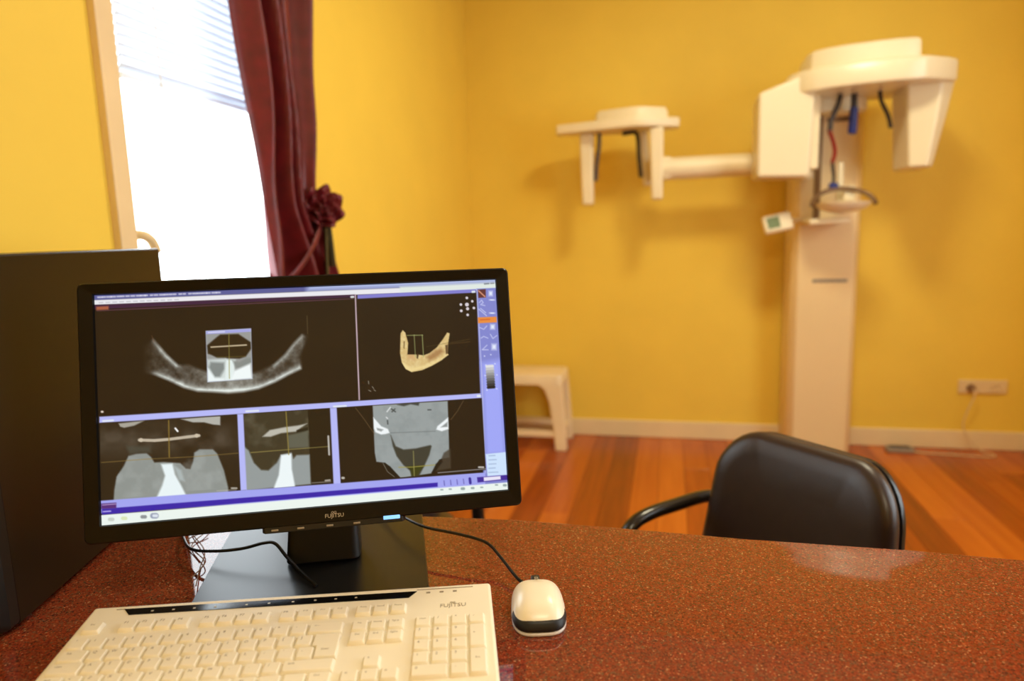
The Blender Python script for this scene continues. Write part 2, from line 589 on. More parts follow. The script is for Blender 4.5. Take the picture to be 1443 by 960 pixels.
# ceiling lamps (above the frame)
def ceiling_lamp(a, o, power, label):
    t = thing('ceiling_lamp', label, 'lamp', ROOM @ Matrix.Translation((a, -o, ROOM_H)), 'round ceiling lamps')
    MB().lathe([(0.001, 0.0), (0.26, 0.0), (0.27, -0.02), (0.255, -0.045), (0.001, -0.045)], 32).build('lamp_rim', WINFRAME, t)
    MB().lathe([(0.001, -0.046), (0.24, -0.046), (0.22, -0.06), (0.12, -0.072), (0.001, -0.075)], 32).build('lamp_glass', LAMPGLASS, t)
    area_light('lamp_light', (0, 0, -0.09), 0.46, power, WARM, t)


ceiling_lamp(*LAMPS[0], 'round white ceiling lamp nearest the X-ray machine')
ceiling_lamp(*LAMPS[1], 'round white ceiling lamp above the granite desk')

# curtain on the window wall
CUR = ROOM @ Matrix.Translation((0, 0, 0))
cur = thing('curtain', 'burgundy taffeta curtain tied back beside the bright window', 'curtain', ROOM @ Matrix.Translation((0.09, -2.18, 0.03)))


def interp(x, xs, ys):
    return float(np.interp(x, xs, ys))


ZS = [0.0, 0.6, 1.0, 1.10, 1.25, 1.35, 1.50, 1.80, 2.1, 2.52]
SL = [2.31, 2.28, 2.278, 2.284, 2.290, 2.300, 2.318, 2.352, 2.40, 2.47]   # edge on the glass side
SR = [1.86, 1.86, 1.90, 1.945, 2.035, 2.035, 2.018, 2.020, 1.99, 1.95]    # edge on the wall side
b = MB()
rows, nf = 70, 110
rings = []
for i in range(rows + 1):
    z = 2.50 * i / rows
    s0, s1 = interp(z, ZS, SL), interp(z, ZS, SR)
    pinch = math.exp(-((z - 1.27) / 0.16) ** 2)
    amp = 0.050 * (1 - 0.4 * pinch)
    line = []
    for j in range(nf + 1):
        t = j / nf
        ph = 2 * math.pi * (3.4 * t + 0.1 + 0.22 * math.sin(2.1 * z + 5 * t) + 0.12 * math.sin(5 * t + 3 * z))
        dx = amp * math.sin(ph) + 0.012 * math.sin(2.3 * ph + 1 + 1.4 * z) + 0.004 * math.sin(11 * z + 7 * t * 3)
        line.append((dx * (0.55 + 0.45 * math.sin(math.pi * min(1, t * 4) / 2)), -(s0 + (s1 - s0) * t) + 2.18, z))
    rings.append(line)
b.loft(rings, cap=False, closed=False)
o = b.build('curtain_panel', CURTAIN, cur, smooth=180)
sd = o.modifiers.new('thickness', 'SOLIDIFY')
sd.thickness = 0.0015
# tie band round the curtain, rosette and its tails
b = MB()
band = []
for k in range(25):
    a = 2 * math.pi * k / 24
    band.append((0.055 * math.cos(a), 2.18 - 2.125 + 0.120 * math.sin(a), 1.15 + 0.11 * math.sin(a)))
b.tube(band, 0.010, 8, sx=0.4)
b.build('tie_band', CURTAIN, cur)
b = MB()
ro = Matrix.Translation((0.045, 2.18 - 2.05, 1.252)) @ Matrix.Rotation(R(-38), 4, 'Z') @ Matrix.Rotation(R(78), 4, 'Y')
for q, (rad, lift, waves, wob) in enumerate(((0.061, 0.0, 7, 0.015), (0.047, 0.014, 6, 0.014), (0.030, 0.026, 5, 0.010), (0.016, 0.036, 4, 0.005))):
    ringsr = []
    for i in range(6):
        rr = rad * (i + 0.3) / 5.3
        ringsr.append([(rr * math.cos(2 * math.pi * k / 48) * (1 + 0.10 * math.sin(waves * 2 * math.pi * k / 48)), rr * math.sin(2 * math.pi * k / 48),
                        lift + wob * (i / 5) ** 1.5 * math.sin(waves * 2 * math.pi * k / 48 + q) + 0.02 * (i / 5) ** 2) for k in range(48)])
    b.loft(ringsr, ro, cap=False)
o = b.build('rosette', CURTAIN2, cur, smooth=180)
sd = o.modifiers.new('thickness', 'SOLIDIFY')
sd.thickness = 0.002
b = MB()
b.tube(spline([(0.04, 2.18 - 2.03, 1.235), (0.055, 2.18 - 2.055, 1.18), (0.06, 2.18 - 2.07, 1.12), (0.055, 2.18 - 2.065, 1.02)], 5), [0.016] * 15 + [0.02], 8, sx=0.35)
b.tube(spline([(0.04, 2.18 - 2.02, 1.23), (0.05, 2.18 - 2.03, 1.17), (0.05, 2.18 - 2.02, 1.08)], 5), 0.014, 8, sx=0.35)
b.build('ribbon_tail', OLIVE, cur)

# ================================================================== DESK
desk_org = W(1.2, 3.3, 0)
DM = Matrix.Translation(desk_org) @ Matrix.Rotation(R(-13.6), 4, 'Z')
DI = DM.inverted()
desk = thing('desk', 'polished red granite desk in the foreground', 'desk', DM)


def dl(p):
    q = DI @ Vector((p[0], p[1], 0))
    return (q.x, q.y)


back = [at_z(x, y, DESK_Z) for x, y in ((1443, 789), (1278, 774.5), (1050, 759), (860, 742.5), (720, 732), (595, 727))]
e0 = (back[0] - back[1]).normalized()
far_right = back[0] + e0 * 0.75
poly = [dl(p) for p in [far_right] + back]
poly += [dl((-0.40, 1.07)), dl((-0.47, 1.10)), dl((-0.50, 1.27))]
pL = [dl(tuple(W(0.022, 2.75, 0))[:2]), dl(tuple(W(0.022, 3.62, 0))[:2])]
poly += pL
poly += [dl(tuple(W(2.28, 3.62, 0))[:2])]
TOPT = 0.03
MB().prism(poly, DESK_Z - TOPT, DESK_Z).build('desk_top', GRANITE, desk, bevel=0.003)
MB().box(-1.02, -0.98, -0.26, 0.28, 0.0, DESK_Z - TOPT).build('side_panel', DESKBODY, desk, bevel=0.002)
MB().box(0.92, 0.96, -0.26, 0.28, 0.0, DESK_Z - TOPT).build('side_panel', DESKBODY, desk, bevel=0.002)
MB().box(-0.98, 0.92, -0.10, -0.08, 0.18, DESK_Z - TOPT).build('modesty_panel', DESKBODY, desk, bevel=0.002)

# ================================================================== MONITOR
MM = Matrix.Translation((-0.2505, 0.8165, DESK_Z)) @ Matrix.Rotation(R(9.28), 4, 'Z')
mon = thing('monitor', 'black widescreen monitor showing dental scan images', 'monitor', MM)
TILT = Matrix.Translation((0, 0, 1.0015 - DESK_Z)) @ Matrix.Rotation(R(-11.71), 4, 'X')   # panel frame: x right, z up the panel, -y towards the viewer
SW, SH = 0.477, 0.477 / 1.778
bl_, br_, bt_, bb_ = 0.0175, 0.0165, 0.0145, 0.0205
x0, x1, z0, z1 = -SW / 2 - bl_, SW / 2 + br_, -SH / 2 - bb_, SH / 2 + bt_


def rect_ring(xa, xb, za, zb, y, r=0.004, n=4):
    return [(px, y, pz) for px, pz in rrect(xb - xa, zb - za, r, n, (xa + xb) / 2, (za + zb) / 2)]


b = MB()
b.loft([rect_ring(x0 + 0.002, x1 - 0.002, z0 + 0.002, z1 - 0.002, 0.022, 0.007),
        rect_ring(x0, x1, z0, z1, 0.018, 0.007),
        rect_ring(x0, x1, z0, z1, -0.003, 0.007),
        rect_ring(x0 + 0.0018, x1 - 0.0018, z0 + 0.0018, z1 - 0.0018, -0.0055, 0.006),
        rect_ring(-SW / 2 - 0.001, SW / 2 + 0.001, -SH / 2 - 0.001, SH / 2 + 0.001, -0.0035, 0.0008),
        rect_ring(-SW / 2, SW / 2, -SH / 2, SH / 2, 0.0005, 0.0006)], TILT, cap=False)
b.build('bezel', BEZEL, mon, smooth=30)
b = MB()
b.loft([rect_ring(x0 + 0.002, x1 - 0.002, z0 + 0.002, z1 - 0.002, 0.022, 0.007),
        rect_ring(x0 + 0.03, x1 - 0.03, z0 + 0.025, z1 - 0.03, 0.036, 0.02),
        rect_ring(x0 + 0.09, x1 - 0.09, z0 + 0.05, z1 - 0.06, 0.052, 0.02)], TILT)
b.build('back_shell', BLACKMATT, mon, smooth=30)

# --- the picture on the screen, painted per vertex in the photo's own pixel frame
GX, GY = 640, 360
quad = [(133.3, 416.8), (695.0, 390.5), (716.3, 691.9), (145.0, 742.0)]
A_, B_ = [], []
for (u, v), (x, y) in zip(((0, 0), (1, 0), (1, 1), (0, 1)), quad):
    A_ += [[u, v, 1, 0, 0, 0, -u * x, -v * x], [0, 0, 0, u, v, 1, -u * y, -v * y]]
    B_ += [x, y]
hm = np.append(np.linalg.solve(np.array(A_, float), np.array(B_, float)), 1).reshape(3, 3)
gu, gv = np.meshgrid(np.linspace(0, 1, GX + 1), np.linspace(0, 1, GY + 1))
q = np.stack([gu.ravel(), gv.ravel(), np.ones(gu.size)]).T @ hm.T
PX, PY = q[:, 0] / q[:, 2], q[:, 1] / q[:, 2]
IMG = np.zeros((PX.size, 3))


def vnoise(scale, seed, oct_=3):
    out = np.zeros(PX.size)
    g = np.random.default_rng(seed)
    for k in range(oct_):
        s = scale / 2 ** k
        t = g.random((256, 256))
        fx, fy = PX / s, PY / s
        ix, iy = np.floor(fx).astype(int), np.floor(fy).astype(int)
        ax, ay = fx - ix, fy - iy
        ax, ay = ax * ax * (3 - 2 * ax), ay * ay * (3 - 2 * ay)
        T_ = lambda i, j: t[i % 256, j % 256]
        out += ((T_(ix, iy) * (1 - ax) + T_(ix + 1, iy) * ax) * (1 - ay) + (T_(ix, iy + 1) * (1 - ax) + T_(ix + 1, iy + 1) * ax) * ay) / 2 ** k
    return out / 1.75 - 0.5


def crop(ox, oy, s):
    return lambda *pts: [(ox + x / s, oy + y / s) for x, y in pts]


def edge_dist(pts, closed=True):
    d = np.full(PX.size, 1e9)
    n = len(pts)
    for i in range(n if closed else n - 1):
        (ax, ay), (bx, by) = pts[i], pts[(i + 1) % n]
        vx, vy = bx - ax, by - ay
        t = np.clip(((PX - ax) * vx + (PY - ay) * vy) / max(vx * vx + vy * vy, 1e-9), 0, 1)
        d = np.minimum(d, np.hypot(PX - ax - t * vx, PY - ay - t * vy))
    return d


def inside(pts):
    c = np.zeros(PX.size, bool)
    n = len(pts)
    for i in range(n):
        (ax, ay), (bx, by) = pts[i], pts[(i + 1) % n]
        if ay == by:
            continue
        c ^= ((ay > PY) != (by > PY)) & (PX < (bx - ax) * (PY - ay) / (by - ay) + ax)
    return c


def blend(mask, rgb):
    global IMG
    c = np.array(rgb, float) if not isinstance(rgb, np.ndarray) else rgb
    IMG = IMG * (1 - mask[:, None]) + c * mask[:, None]


def poly_(pts, rgb, soft=0.7, a=1.0, clip=None):
    d = edge_dist(pts)
    s = np.where(inside(pts), d, -d)
    m_ = np.clip(0.5 + s / (2 * soft), 0, 1) * a
    if clip is not None:
        m_ = m_ * clip
    blend(m_, rgb)
    return m_


def line_(pts, rgb, w=1.0, a=1.0, soft=0.7, clip=None):
    m_ = np.clip((w / 2 + soft - edge_dist(pts, False)) / (2 * soft), 0, 1) * a
    if clip is not None:
        m_ = m_ * clip
    blend(m_, rgb)


BLK = (30, 20, 11)
PERI, PERI2, NAVY, WHT, GREY, GRN = (150, 155, 232), (180, 184, 246), (52, 32, 165), (236, 244, 242), (136, 142, 138), (150, 140, 70)
blend(np.ones(PX.size), BLK)
blend(np.clip(vnoise(60, 1) * 0.5 + 0.1, 0, 0.3), (46, 33, 13))
# title and menu bars
poly_([(130, 412), (700, 384), (700, 396), (133, 423.5)], (88, 92, 150))
poly_([(430, 400), (700, 384), (700, 396), (430, 408.5)], (186, 200, 238), soft=6)
for i in range(26):
    xx = 138 + i * 6.6 + rng.uniform(-1, 1)
    yy = 419.3 - (xx - 138) * 0.0468
    line_([(xx, yy), (xx + rng.uniform(2.5, 6), yy - 0.2)], (226, 226, 240), 2.2, 0.8)
poly_([(130, 423.5), (700, 396.5), (700, 404), (130, 430)], (232, 232, 238))
poly_([(560, 401.5), (700, 394), (700, 403), (560, 410)], (222, 232, 226), soft=2)
for i in range(12):
    xx = 140 + i * 9.5
    yy = 427 - (xx - 138) * 0.0468
    line_([(xx, yy), (xx + 5, yy - 0.25)], (170, 170, 178), 1.4, 0.6)
line_([(680, 396.5), (686, 396)], (90, 96, 110), 1.8, 0.8)
line_([(689, 395.8), (693, 395.4)], (120, 120, 130), 1.8, 0.8)
poly_([(130, 430.3), (497, 413), (497, 417), (130, 436.5)], (58, 28, 60))
line_([(137, 438.3), (494, 419.0)], (120, 70, 104), 1.0, 0.8)
poly_([(136, 432.5), (153, 431.5), (153, 436.5), (136, 437.5)], (168, 92, 66), soft=1.0)
poly_([(500, 413.5), (668, 404), (668, 409), (500, 419)], (126, 124, 206))
line_([(491.5, 416.5), (494, 416.3)], WHT, 3.2, 0.9)
line_([(663, 408), (665.5, 407.8)], WHT, 3.2, 0.9)
line_([(497.0, 414), (503.8, 563)], (216, 190, 206), 1.7)
# panel A: the jaw seen from the front
c1 = crop(180, 440, 5.154)
lower = c1((100, 440), (190, 455), (290, 495), (400, 548), (500, 575), (610, 580), (720, 588), (830, 578), (940, 555), (1060, 505), (1150, 455), (1245, 408))
upper = c1((1240, 300), (1300, 165), (1250, 155), (1190, 220), (1120, 310), (1050, 375), (960, 420), (900, 440), (720, 470), (560, 430), (500, 410), (430, 380), (360, 385), (280, 310), (215, 235), (180, 195), (110, 250))
jaw = lower + upper
nz1, nz2 = vnoise(9, 3), vnoise(3.2, 4, 2)
m0 = np.clip(0.5 + np.where(inside(jaw), edge_dist(jaw), -edge_dist(jaw)) / 5, 0, 1)
d_low, d_up = edge_dist(lower[1:], False), edge_dist(c1((1245, 160), (1190, 220), (1120, 310), (1050, 375)), False)
d_ul = edge_dist(c1((180, 195), (215, 235), (280, 310), (350, 380)), False)
fade = np.clip((PX - 199) / 26, 0, 1) * np.clip((436 - PX) / 14, 0, 1)
den = 0.20 + 0.34 * nz1 + 0.16 * nz2 + 0.80 * np.exp(-(d_low / 5.5) ** 2) + 0.5 * np.exp(-(d_up / 4.5) ** 2) + 0.62 * np.exp(-(d_ul / 4.5) ** 2) + 0.30 * np.exp(-((PX - 320) / 48) ** 2)
blend(np.clip(m0 * np.clip(den, 0.05, 1) * fade, 0, 1), (224, 232, 226))
line_(c1((1285, 20), (1290, 150)), (120, 104, 70), 1.2, 0.5)
line_(c1((170, 170), (185, 215)), (120, 80, 60), 1.2, 0.5)
# inset slice window
ins = c1((557, 135), (880, 115), (893, 482), (572, 507))
im = poly_(ins, (150, 152, 150), 0.5)
poly_(c1((565, 240), (640, 175), (660, 160), (790, 155), (880, 215), (885, 260), (845, 320), (800, 335), (640, 330), (600, 310), (572, 300)), (44, 32, 16), 1.2, clip=im)
line_(c1((595, 252), (848, 235)), (196, 180, 150), 2.0, clip=im)
poly_(c1((570, 345), (700, 335), (700, 505), (572, 507)), (206, 216, 214), 2.2, clip=im)
poly_(c1((590, 360), (690, 365), (695, 410), (660, 470), (620, 472), (580, 400)), (128, 136, 134), 2.2, clip=im)
poly_(c1((700, 340), (770, 345), (760, 500), (690, 505)), (226, 238, 236), 1.8, clip=im)
poly_(c1((750, 350), (800, 360), (850, 330), (885, 330), (888, 370), (810, 410), (770, 400)), (132, 138, 134), 1.8, clip=im)
poly_(c1((760, 425), (880, 370), (893, 482), (740, 495)), (240, 248, 248), 2.0, clip=im)
poly_(c1((570, 405), (625, 478), (690, 480), (690, 500), (572, 507)), (236, 246, 246), 2.0, clip=im)
line_(c1((722, 150), (728, 480)), (150, 142, 70), 1.0, 0.85, clip=im)
line_(c1((640, 325), (840, 318)), (130, 120, 56), 0.8, 0.6, clip=im)
poly_(c1((557, 135), (880, 115), (881, 138), (558, 158)), (162, 164, 224), 0.5)
line_(c1((575, 146), (690, 139)), (226, 226, 244), 1.6, 0.9)
line_(ins + [ins[0]], (196, 206, 230), 0.9, 0.7)
# panel B: bone model
c5 = crop(540, 440, 9.6)
bone = c5((205, 270), (235, 225), (270, 260), (310, 400), (300, 560), (400, 560), (440, 560), (520, 570), (600, 540), (700, 460), (780, 350), (840, 255), (875, 265), (855, 400), (850, 540), (860, 560), (760, 640), (640, 710), (500, 775), (360, 800), (280, 760), (225, 670), (200, 540))
poly_(bone, (214, 184, 122), 0.7)
bm_ = np.clip(0.5 + np.where(inside(bone), edge_dist(bone), -edge_dist(bone)) / 1.4, 0, 1)
blend(bm_ * np.clip(0.25 + nz2 * 1.1, 0, 0.7), (238, 222, 170))
poly_(c5((560, 590), (680, 500), (760, 470), (800, 520), (700, 600), (600, 650)), (150, 104, 62), 3.0, 0.7, clip=bm_)
poly_(c5((300, 540), (400, 560), (400, 640), (310, 620)), (206, 160, 110), 3.0, 0.7, clip=bm_)
poly_(c5((220, 660), (360, 740), (560, 700), (860, 560), (640, 712), (360, 800), (260, 750)), (244, 222, 156), 2.0, 0.7, clip=bm_)
poly_(c5((250, 380), (262, 380), (258, 480), (248, 470)), (84, 60, 26), 0.8, 0.9)
poly_(c5((815, 430), (850, 420), (850, 545), (825, 550)), (64, 42, 24), 0.8, 0.8)
poly_(c5((425, 540), (458, 540), (445, 615), (428, 612)), (56, 40, 20), 0.8, 0.9)
for ln_ in (((295, 297), (505, 292)), ((390, 290), (410, 590)), ((500, 290), (520, 590))):
    line_(c5(*ln_), (166, 176, 112), 1.0, 0.9)
line_(c5((860, 410), (1150, 380)), (110, 84, 40), 0.8, 0.6)
line_(c5((560, 450), (1150, 345)), (96, 84, 44), 0.8, 0.5)
c6 = crop(640, 385, 8.35)
for x, y, r in ((125, 265, 17), (190, 305, 16), (55, 345, 17), (127, 345, 24), (135, 395, 20), (210, 385, 17), (60, 420, 18), (137, 468, 17)):
    p = c6((x, y))[0]
    blend(np.clip((r / 8.35 + 0.4 - np.hypot(PX - p[0], PY - p[1])) / 1.0, 0, 1), (214, 206, 214))
c7a = crop(400, 360, 4)
for p0_, p1_ in (((466, 706), (468, 722)), ((488, 738), (496, 748)), ((468, 758), (480, 764)), ((498, 756), (506, 762))):
    line_(c7a(p0_, p1_), (170, 164, 150), 1.1, 0.8)
# tool column
poly_([(668.5, 403.5), (696, 402), (720, 690), (682, 692)], (128, 134, 206), 0.7)
poly_([(677, 510), (704, 505), (712, 640), (684, 643)], (158, 166, 246), 5)
line_([(669, 405), (677, 520), (684, 668)], (196, 200, 240), 1.3, 0.8)
poly_(c6((255, 165), (348, 158), (352, 258), (262, 265)), (96, 48, 48), 0.6)
line_(c6((265, 180), (340, 248)), (216, 150, 120), 1.8)
for x, y, w_, h_ in ((408, 210, 26, 34), (425, 287, 36, 9), (428, 445, 36, 10), (435, 610, 30, 34), (455, 850, 32, 40)):
    p = c6((x, y))[0]
    blend(np.clip(1.3 - np.maximum(np.abs(PX - p[0]) / (w_ / 8.35), np.abs(PY - p[1]) / (h_ / 8.35)), 0, 1), (226, 234, 252))
for pts in (((275, 320), (300, 290), (320, 320), (290, 345), (340, 355)), ((270, 400), (360, 475)), ((290, 390), (350, 440)), ((285, 620), (330, 640), (365, 600)),
            ((300, 745), (330, 725), (380, 745)), ((410, 700), (440, 750), (485, 715)), ((320, 880), (370, 830)), ((315, 885), (385, 885))):
    line_(c6(*pts), (206, 212, 246), 1.2, 0.85)
poly_(c6((258, 497), (480, 487), (485, 555), (262, 568)), (232, 140, 62), 0.6)
line_(c6((290, 527), (400, 520)), (206, 90, 40), 1.6, 0.8)
for i in range(9):
    t = i / 8
    yy = 515 + t * 30
    line_([(684.5 + t * 2.4, yy), (692.5 + t * 2.4, yy - 0.6)], tuple(int(225 - 195 * t) for _ in range(3)), 4.2)
for x, y in ((683, 513), (696, 511), (682, 528), (699, 527), (685, 549), (699, 547), (681, 500), (690, 498)):
    blend(np.clip(1.6 - np.hypot(PX - x, PY - y), 0, 1) * 0.7, (226, 232, 255))
# dividers
poly_([(141, 588), (676, 553.5), (676.5, 560.5), (141, 597)], PERI2)
line_([(146, 594), (160, 593)], WHT, 2.5, 0.8)
line_([(345, 580), (362, 579)], WHT, 2.5, 0.8)
line_([(468, 573), (485, 572)], WHT, 2.5, 0.8)
line_([(672, 557.5), (675, 557.3)], WHT, 3, 0.9)
# slice panel 1
c2 = crop(130, 570, 6.4)
p1 = c2((75, 170), (1295, 100), (1325, 790), (90, 890))
cl1 = poly_(p1, (40, 30, 18), 0.5)
blend(cl1 * np.clip(0.28 + vnoise(22, 8) * 0.9, 0, 0.5) * np.exp(-((PY - 622) / 22) ** 2), (112, 104, 92))
poly_(c2((240, 175), (470, 150), (380, 195), (290, 215), (255, 205)), (166, 162, 150), 1.0, clip=cl1)
poly_(c2((790, 135), (1145, 105), (1145, 190), (1080, 185), (1000, 165), (900, 165)), (176, 176, 168), 1.0, clip=cl1)
poly_(c2((200, 880), (205, 780), (225, 660), (290, 560), (330, 470), (400, 450), (490, 445), (530, 480), (560, 530), (640, 525), (790, 535), (840, 585), (880, 590), (905, 520), (915, 440), (960, 410), (1080, 410), (1120, 450), (1180, 600), (1220, 760), (1220, 810)), (140, 146, 142), 1.2, clip=cl1)
blend(cl1 * inside(c2((205, 860), (225, 660), (330, 470), (560, 530), (800, 540), (915, 440), (1080, 410), (1210, 760))) * np.clip(vnoise(14, 9) * 0.8 + 0.1, 0, 0.35), (176, 182, 180))
poly_(c2((310, 380), (520, 385), (530, 440), (440, 440), (340, 455)), (74, 76, 66), 2.5, 0.7, clip=cl1)
poly_(c2((620, 545), (720, 540), (745, 640), (800, 740), (845, 830), (580, 850), (630, 740), (655, 650)), (232, 244, 246), 1.6, clip=cl1)
poly_(c2((735, 560), (800, 600), (830, 700), (780, 690)), (176, 188, 188), 2.0, 0.8, clip=cl1)
line_(c2((425, 326), (560, 330), (700, 318), (850, 298), (955, 285)), (190, 178, 158), 4.2, clip=cl1)
for p in c2((440, 326), (935, 286)):
    blend(np.clip((3.4 - np.hypot(PX - p[0], PY - p[1])) / 1.2, 0, 1), (202, 190, 168))
line_(c2((685, 150), (692, 480)), (142, 116, 50), 1.6, 0.9, clip=cl1)
line_(c2((90, 530), (480, 500), (900, 478), (1310, 445)), (150, 122, 60), 0.9, 0.75, clip=cl1)
for pts in (((745, 220), (765, 245)),):
    line_(c2(*pts), (248, 248, 248), 2.6)
line_(c2((1120, 788), (1290, 780)), (190, 188, 180), 0.9, 0.8)
line_(c2((1250, 765), (1295, 765)), (210, 206, 196), 2.4, 0.8)
line_(c2((92, 70), (98, 70)), (230, 214, 200), 3.0)
# slice panel 2
c3 = crop(330, 560, 6.856)
p2 = c3((80, 160), (905, 105), (940, 840), (105, 910))
cl2 = poly_(p2, (32, 24, 12), 0.5)
s2 = c3((80, 160), (695, 125), (730, 850), (105, 910))
sm = inside(s2) * cl2
poly_(s2, (58, 52, 36), 0.6, clip=cl2)
blend(sm * np.clip(vnoise(16, 12) * 1.1, 0, 0.4), (120, 118, 100))
poly_(c3((85, 480), (130, 520), (180, 640), (250, 710), (320, 715), (400, 640), (440, 560), (540, 540), (560, 600), (590, 565), (715, 560), (730, 850), (105, 910)), (146, 154, 154), 1.4, clip=cl2)
poly_(c3((500, 370), (700, 325), (710, 490), (510, 500)), (96, 98, 84), 2.0, 0.9, clip=cl2)
poly_(c3((260, 385), (330, 320), (480, 290), (600, 275), (690, 255), (640, 290), (580, 335), (440, 350), (340, 385)), (186, 184, 172), 1.2, clip=cl2)
poly_(c3((590, 320), (700, 290), (700, 320), (590, 345)), (34, 30, 18), 1.0, clip=cl2)
poly_(c3((440, 565), (540, 550), (545, 700), (580, 880), (370, 895), (420, 760)), (236, 246, 248), 1.4, clip=cl2)
line_(c3((485, 140), (515, 560)), (150, 132, 60), 1.3, 0.9, clip=cl2)
line_(c3((150, 540), (500, 512), (900, 480)), (160, 146, 80), 1.0, 0.85, clip=cl2)
line_(c3((895, 380), (905, 560)), (206, 202, 196), 2.6, 0.9)
line_(c3((740, 838), (920, 825)), (190, 186, 180), 0.9, 0.8)
line_(c3((870, 815), (915, 810)), (206, 200, 190), 2.2, 0.8)
# slice panel 3
c4 = crop(465, 550, 6.274)
p3 = c4((40, 155), (1335, 65), (1378, 715), (80, 828))
cl3 = poly_(p3, (32, 22, 12), 0.5)
g3 = c4((362, 135), (1030, 92), (1050, 600), (1000, 610), (960, 620), (890, 745), (615, 785), (480, 650), (400, 640), (385, 560))
g3m = poly_(g3, (150, 158, 158), 0.8, clip=cl3)
poly_(c4((1000, 560), (1060, 520), (1065, 700), (950, 720), (890, 740), (980, 610)), (66, 58, 46), 1.2, 0.9, clip=cl3)
blend(g3m * np.clip(vnoise(12, 15) * 0.7 + 0.05, 0, 0.3), (112, 122, 122))
poly_(c4((370, 240), (440, 320), (500, 345), (515, 380), (480, 390), (440, 395), (390, 375), (375, 340)), (238, 244, 246), 1.0, clip=cl3)
poly_(c4((400, 335), (460, 350), (440, 368), (405, 355)), (150, 156, 156), 1.0, clip=cl3)
poly_(c4((1035, 240), (940, 320), (930, 350), (980, 365), (1040, 345)), (238, 244, 246), 1.0, clip=cl3)
poly_(c4((1030, 280), (970, 330), (1030, 325)), (140, 146, 146), 1.0, clip=cl3)
poly_(c4((580, 128), (640, 112), (780, 105), (770, 135), (700, 122), (640, 140)), (64, 66, 62), 1.0, clip=cl3)
for pts in (((530, 165), (565, 190)), ((560, 165), (535, 190)), ((855, 172), (880, 172)), ((495, 270), (498, 300))):
    line_(c4(*pts), (66, 72, 72), 1.8, 0.9, clip=cl3)
for pts in (((490, 190), (520, 150)), ((485, 240), (495, 250))):
    line_(c4(*pts), (226, 230, 230), 1.6, 0.9, clip=cl3)
line_(c4((525, 380), (920, 365)), (112, 120, 120), 1.4, 0.7, clip=cl3)
poly_(c4((525, 400), (570, 500), (640, 530), (750, 520), (880, 490), (890, 500), (870, 580), (830, 670), (780, 770), (715, 772), (700, 720), (640, 670), (580, 590), (545, 500)), (58, 58, 48), 1.2, clip=cl3)
poly_(c4((675, 680), (830, 675), (790, 720), (770, 765), (715, 770), (705, 720)), (54, 58, 18), 1.5, clip=cl3)
poly_(c4((470, 650), (520, 680), (610, 780), (560, 775), (500, 720)), (24, 20, 14), 1.0, clip=cl3)
line_(c4((460, 655), (500, 730), (560, 775)), (140, 140, 130), 0.9, 0.8, clip=cl3)
poly_(c4((980, 615), (990, 640), (920, 735), (895, 740), (930, 660)), (24, 20, 14), 1.0, clip=cl3)
line_(c4((728, 545), (738, 775)), (150, 144, 84), 1.2, 0.9, clip=cl3)
line_(c4((600, 690), (720, 688), (920, 668)), (160, 150, 70), 1.2, 0.9, clip=cl3)
line_(c4((210, 155), (290, 260), (380, 390)), (120, 96, 66), 0.9, 0.7, clip=cl3)
line_(c4((1170, 90), (1120, 180), (1060, 260)), (120, 96, 66), 0.9, 0.7, clip=cl3)
line_(c4((950, 740), (1375, 705)), (170, 170, 176), 1.2, 0.9)
line_(c4((1315, 690), (1355, 690)), (206, 202, 196), 2.6, 0.9)
line_(c4((100, 785), (110, 785)), (206, 202, 190), 3.4, 0.9)
# vertical dividers
poly_([(332.5, 584), (341, 583.5), (346.5, 692), (338, 693)], PERI2)
poly_([(462.5, 575), (472, 574.5), (478.5, 684), (468.5, 685)], PERI2)
# bottom bands
poly_([(143, 707), (684, 667.5), (684, 690), (143, 725)], (160, 164, 240))
poly_([(145, 718.5), (616, 682), (616, 688), (145, 727)], NAVY)
poly_([(144, 711), (165, 709.5), (165, 717.5), (144, 718.5)], (86, 44, 118), 0.6)
line_([(146, 713), (164, 711.5)], (206, 190, 228), 1.3, 0.8)
line_([(147, 722.5), (157, 721.8)], (206, 200, 250), 2.0, 0.8)
poly_([(143, 727.5), (720, 681.5), (720, 700), (143, 750)], (234, 244, 238))
poly_([(684, 641), (713, 638), (715, 671), (687, 673)], (204, 226, 252), 0.8)
for i in range(5):
    yy = 643.5 + i * 6.0
    line_([(689, yy), (697 + rng.uniform(0, 6), yy - 0.5)], (150, 170, 206), 1.5, 0.7)
poly_([(672, 674.5), (716, 671), (716.5, 678), (673, 682)], (62, 40, 150), 0.6)
poly_([(681.5, 674.5), (705.5, 672.6), (706, 677.6), (682, 680)], (232, 228, 246), 0.7)
for i in range(5):
    xx = 625 + i * 9.2
    line_([(xx, 679.5 - i * 0.8), (xx + 0.8, 686 - i * 0.8)], (96, 90, 170) if i != 4 else (34, 20, 130), 1.3 if i != 4 else 3.6, 0.85)
for x, y, w_ in ((622, 692.3, 2), (634, 691.5, 2), (652, 690.8, 4), (666, 690, 3), (679, 689, 2), (700, 685.5, 2), (712, 686, 3.4)):
    line_([(x - 1.2, y), (x + 1.2, y)], (126, 146, 146), w_, 0.8)
for x, y, w_, c_ in ((158, 733.5, 5, (196, 204, 196)), (176, 732, 5, (214, 226, 180)), (203, 730, 5, (130, 136, 140)), (218, 728.5, 8, (140, 150, 176)), (219, 728.5, 4, (228, 236, 244))):
    line_([(x - 2, y), (x + 2, y)], c_, w_, 0.9)

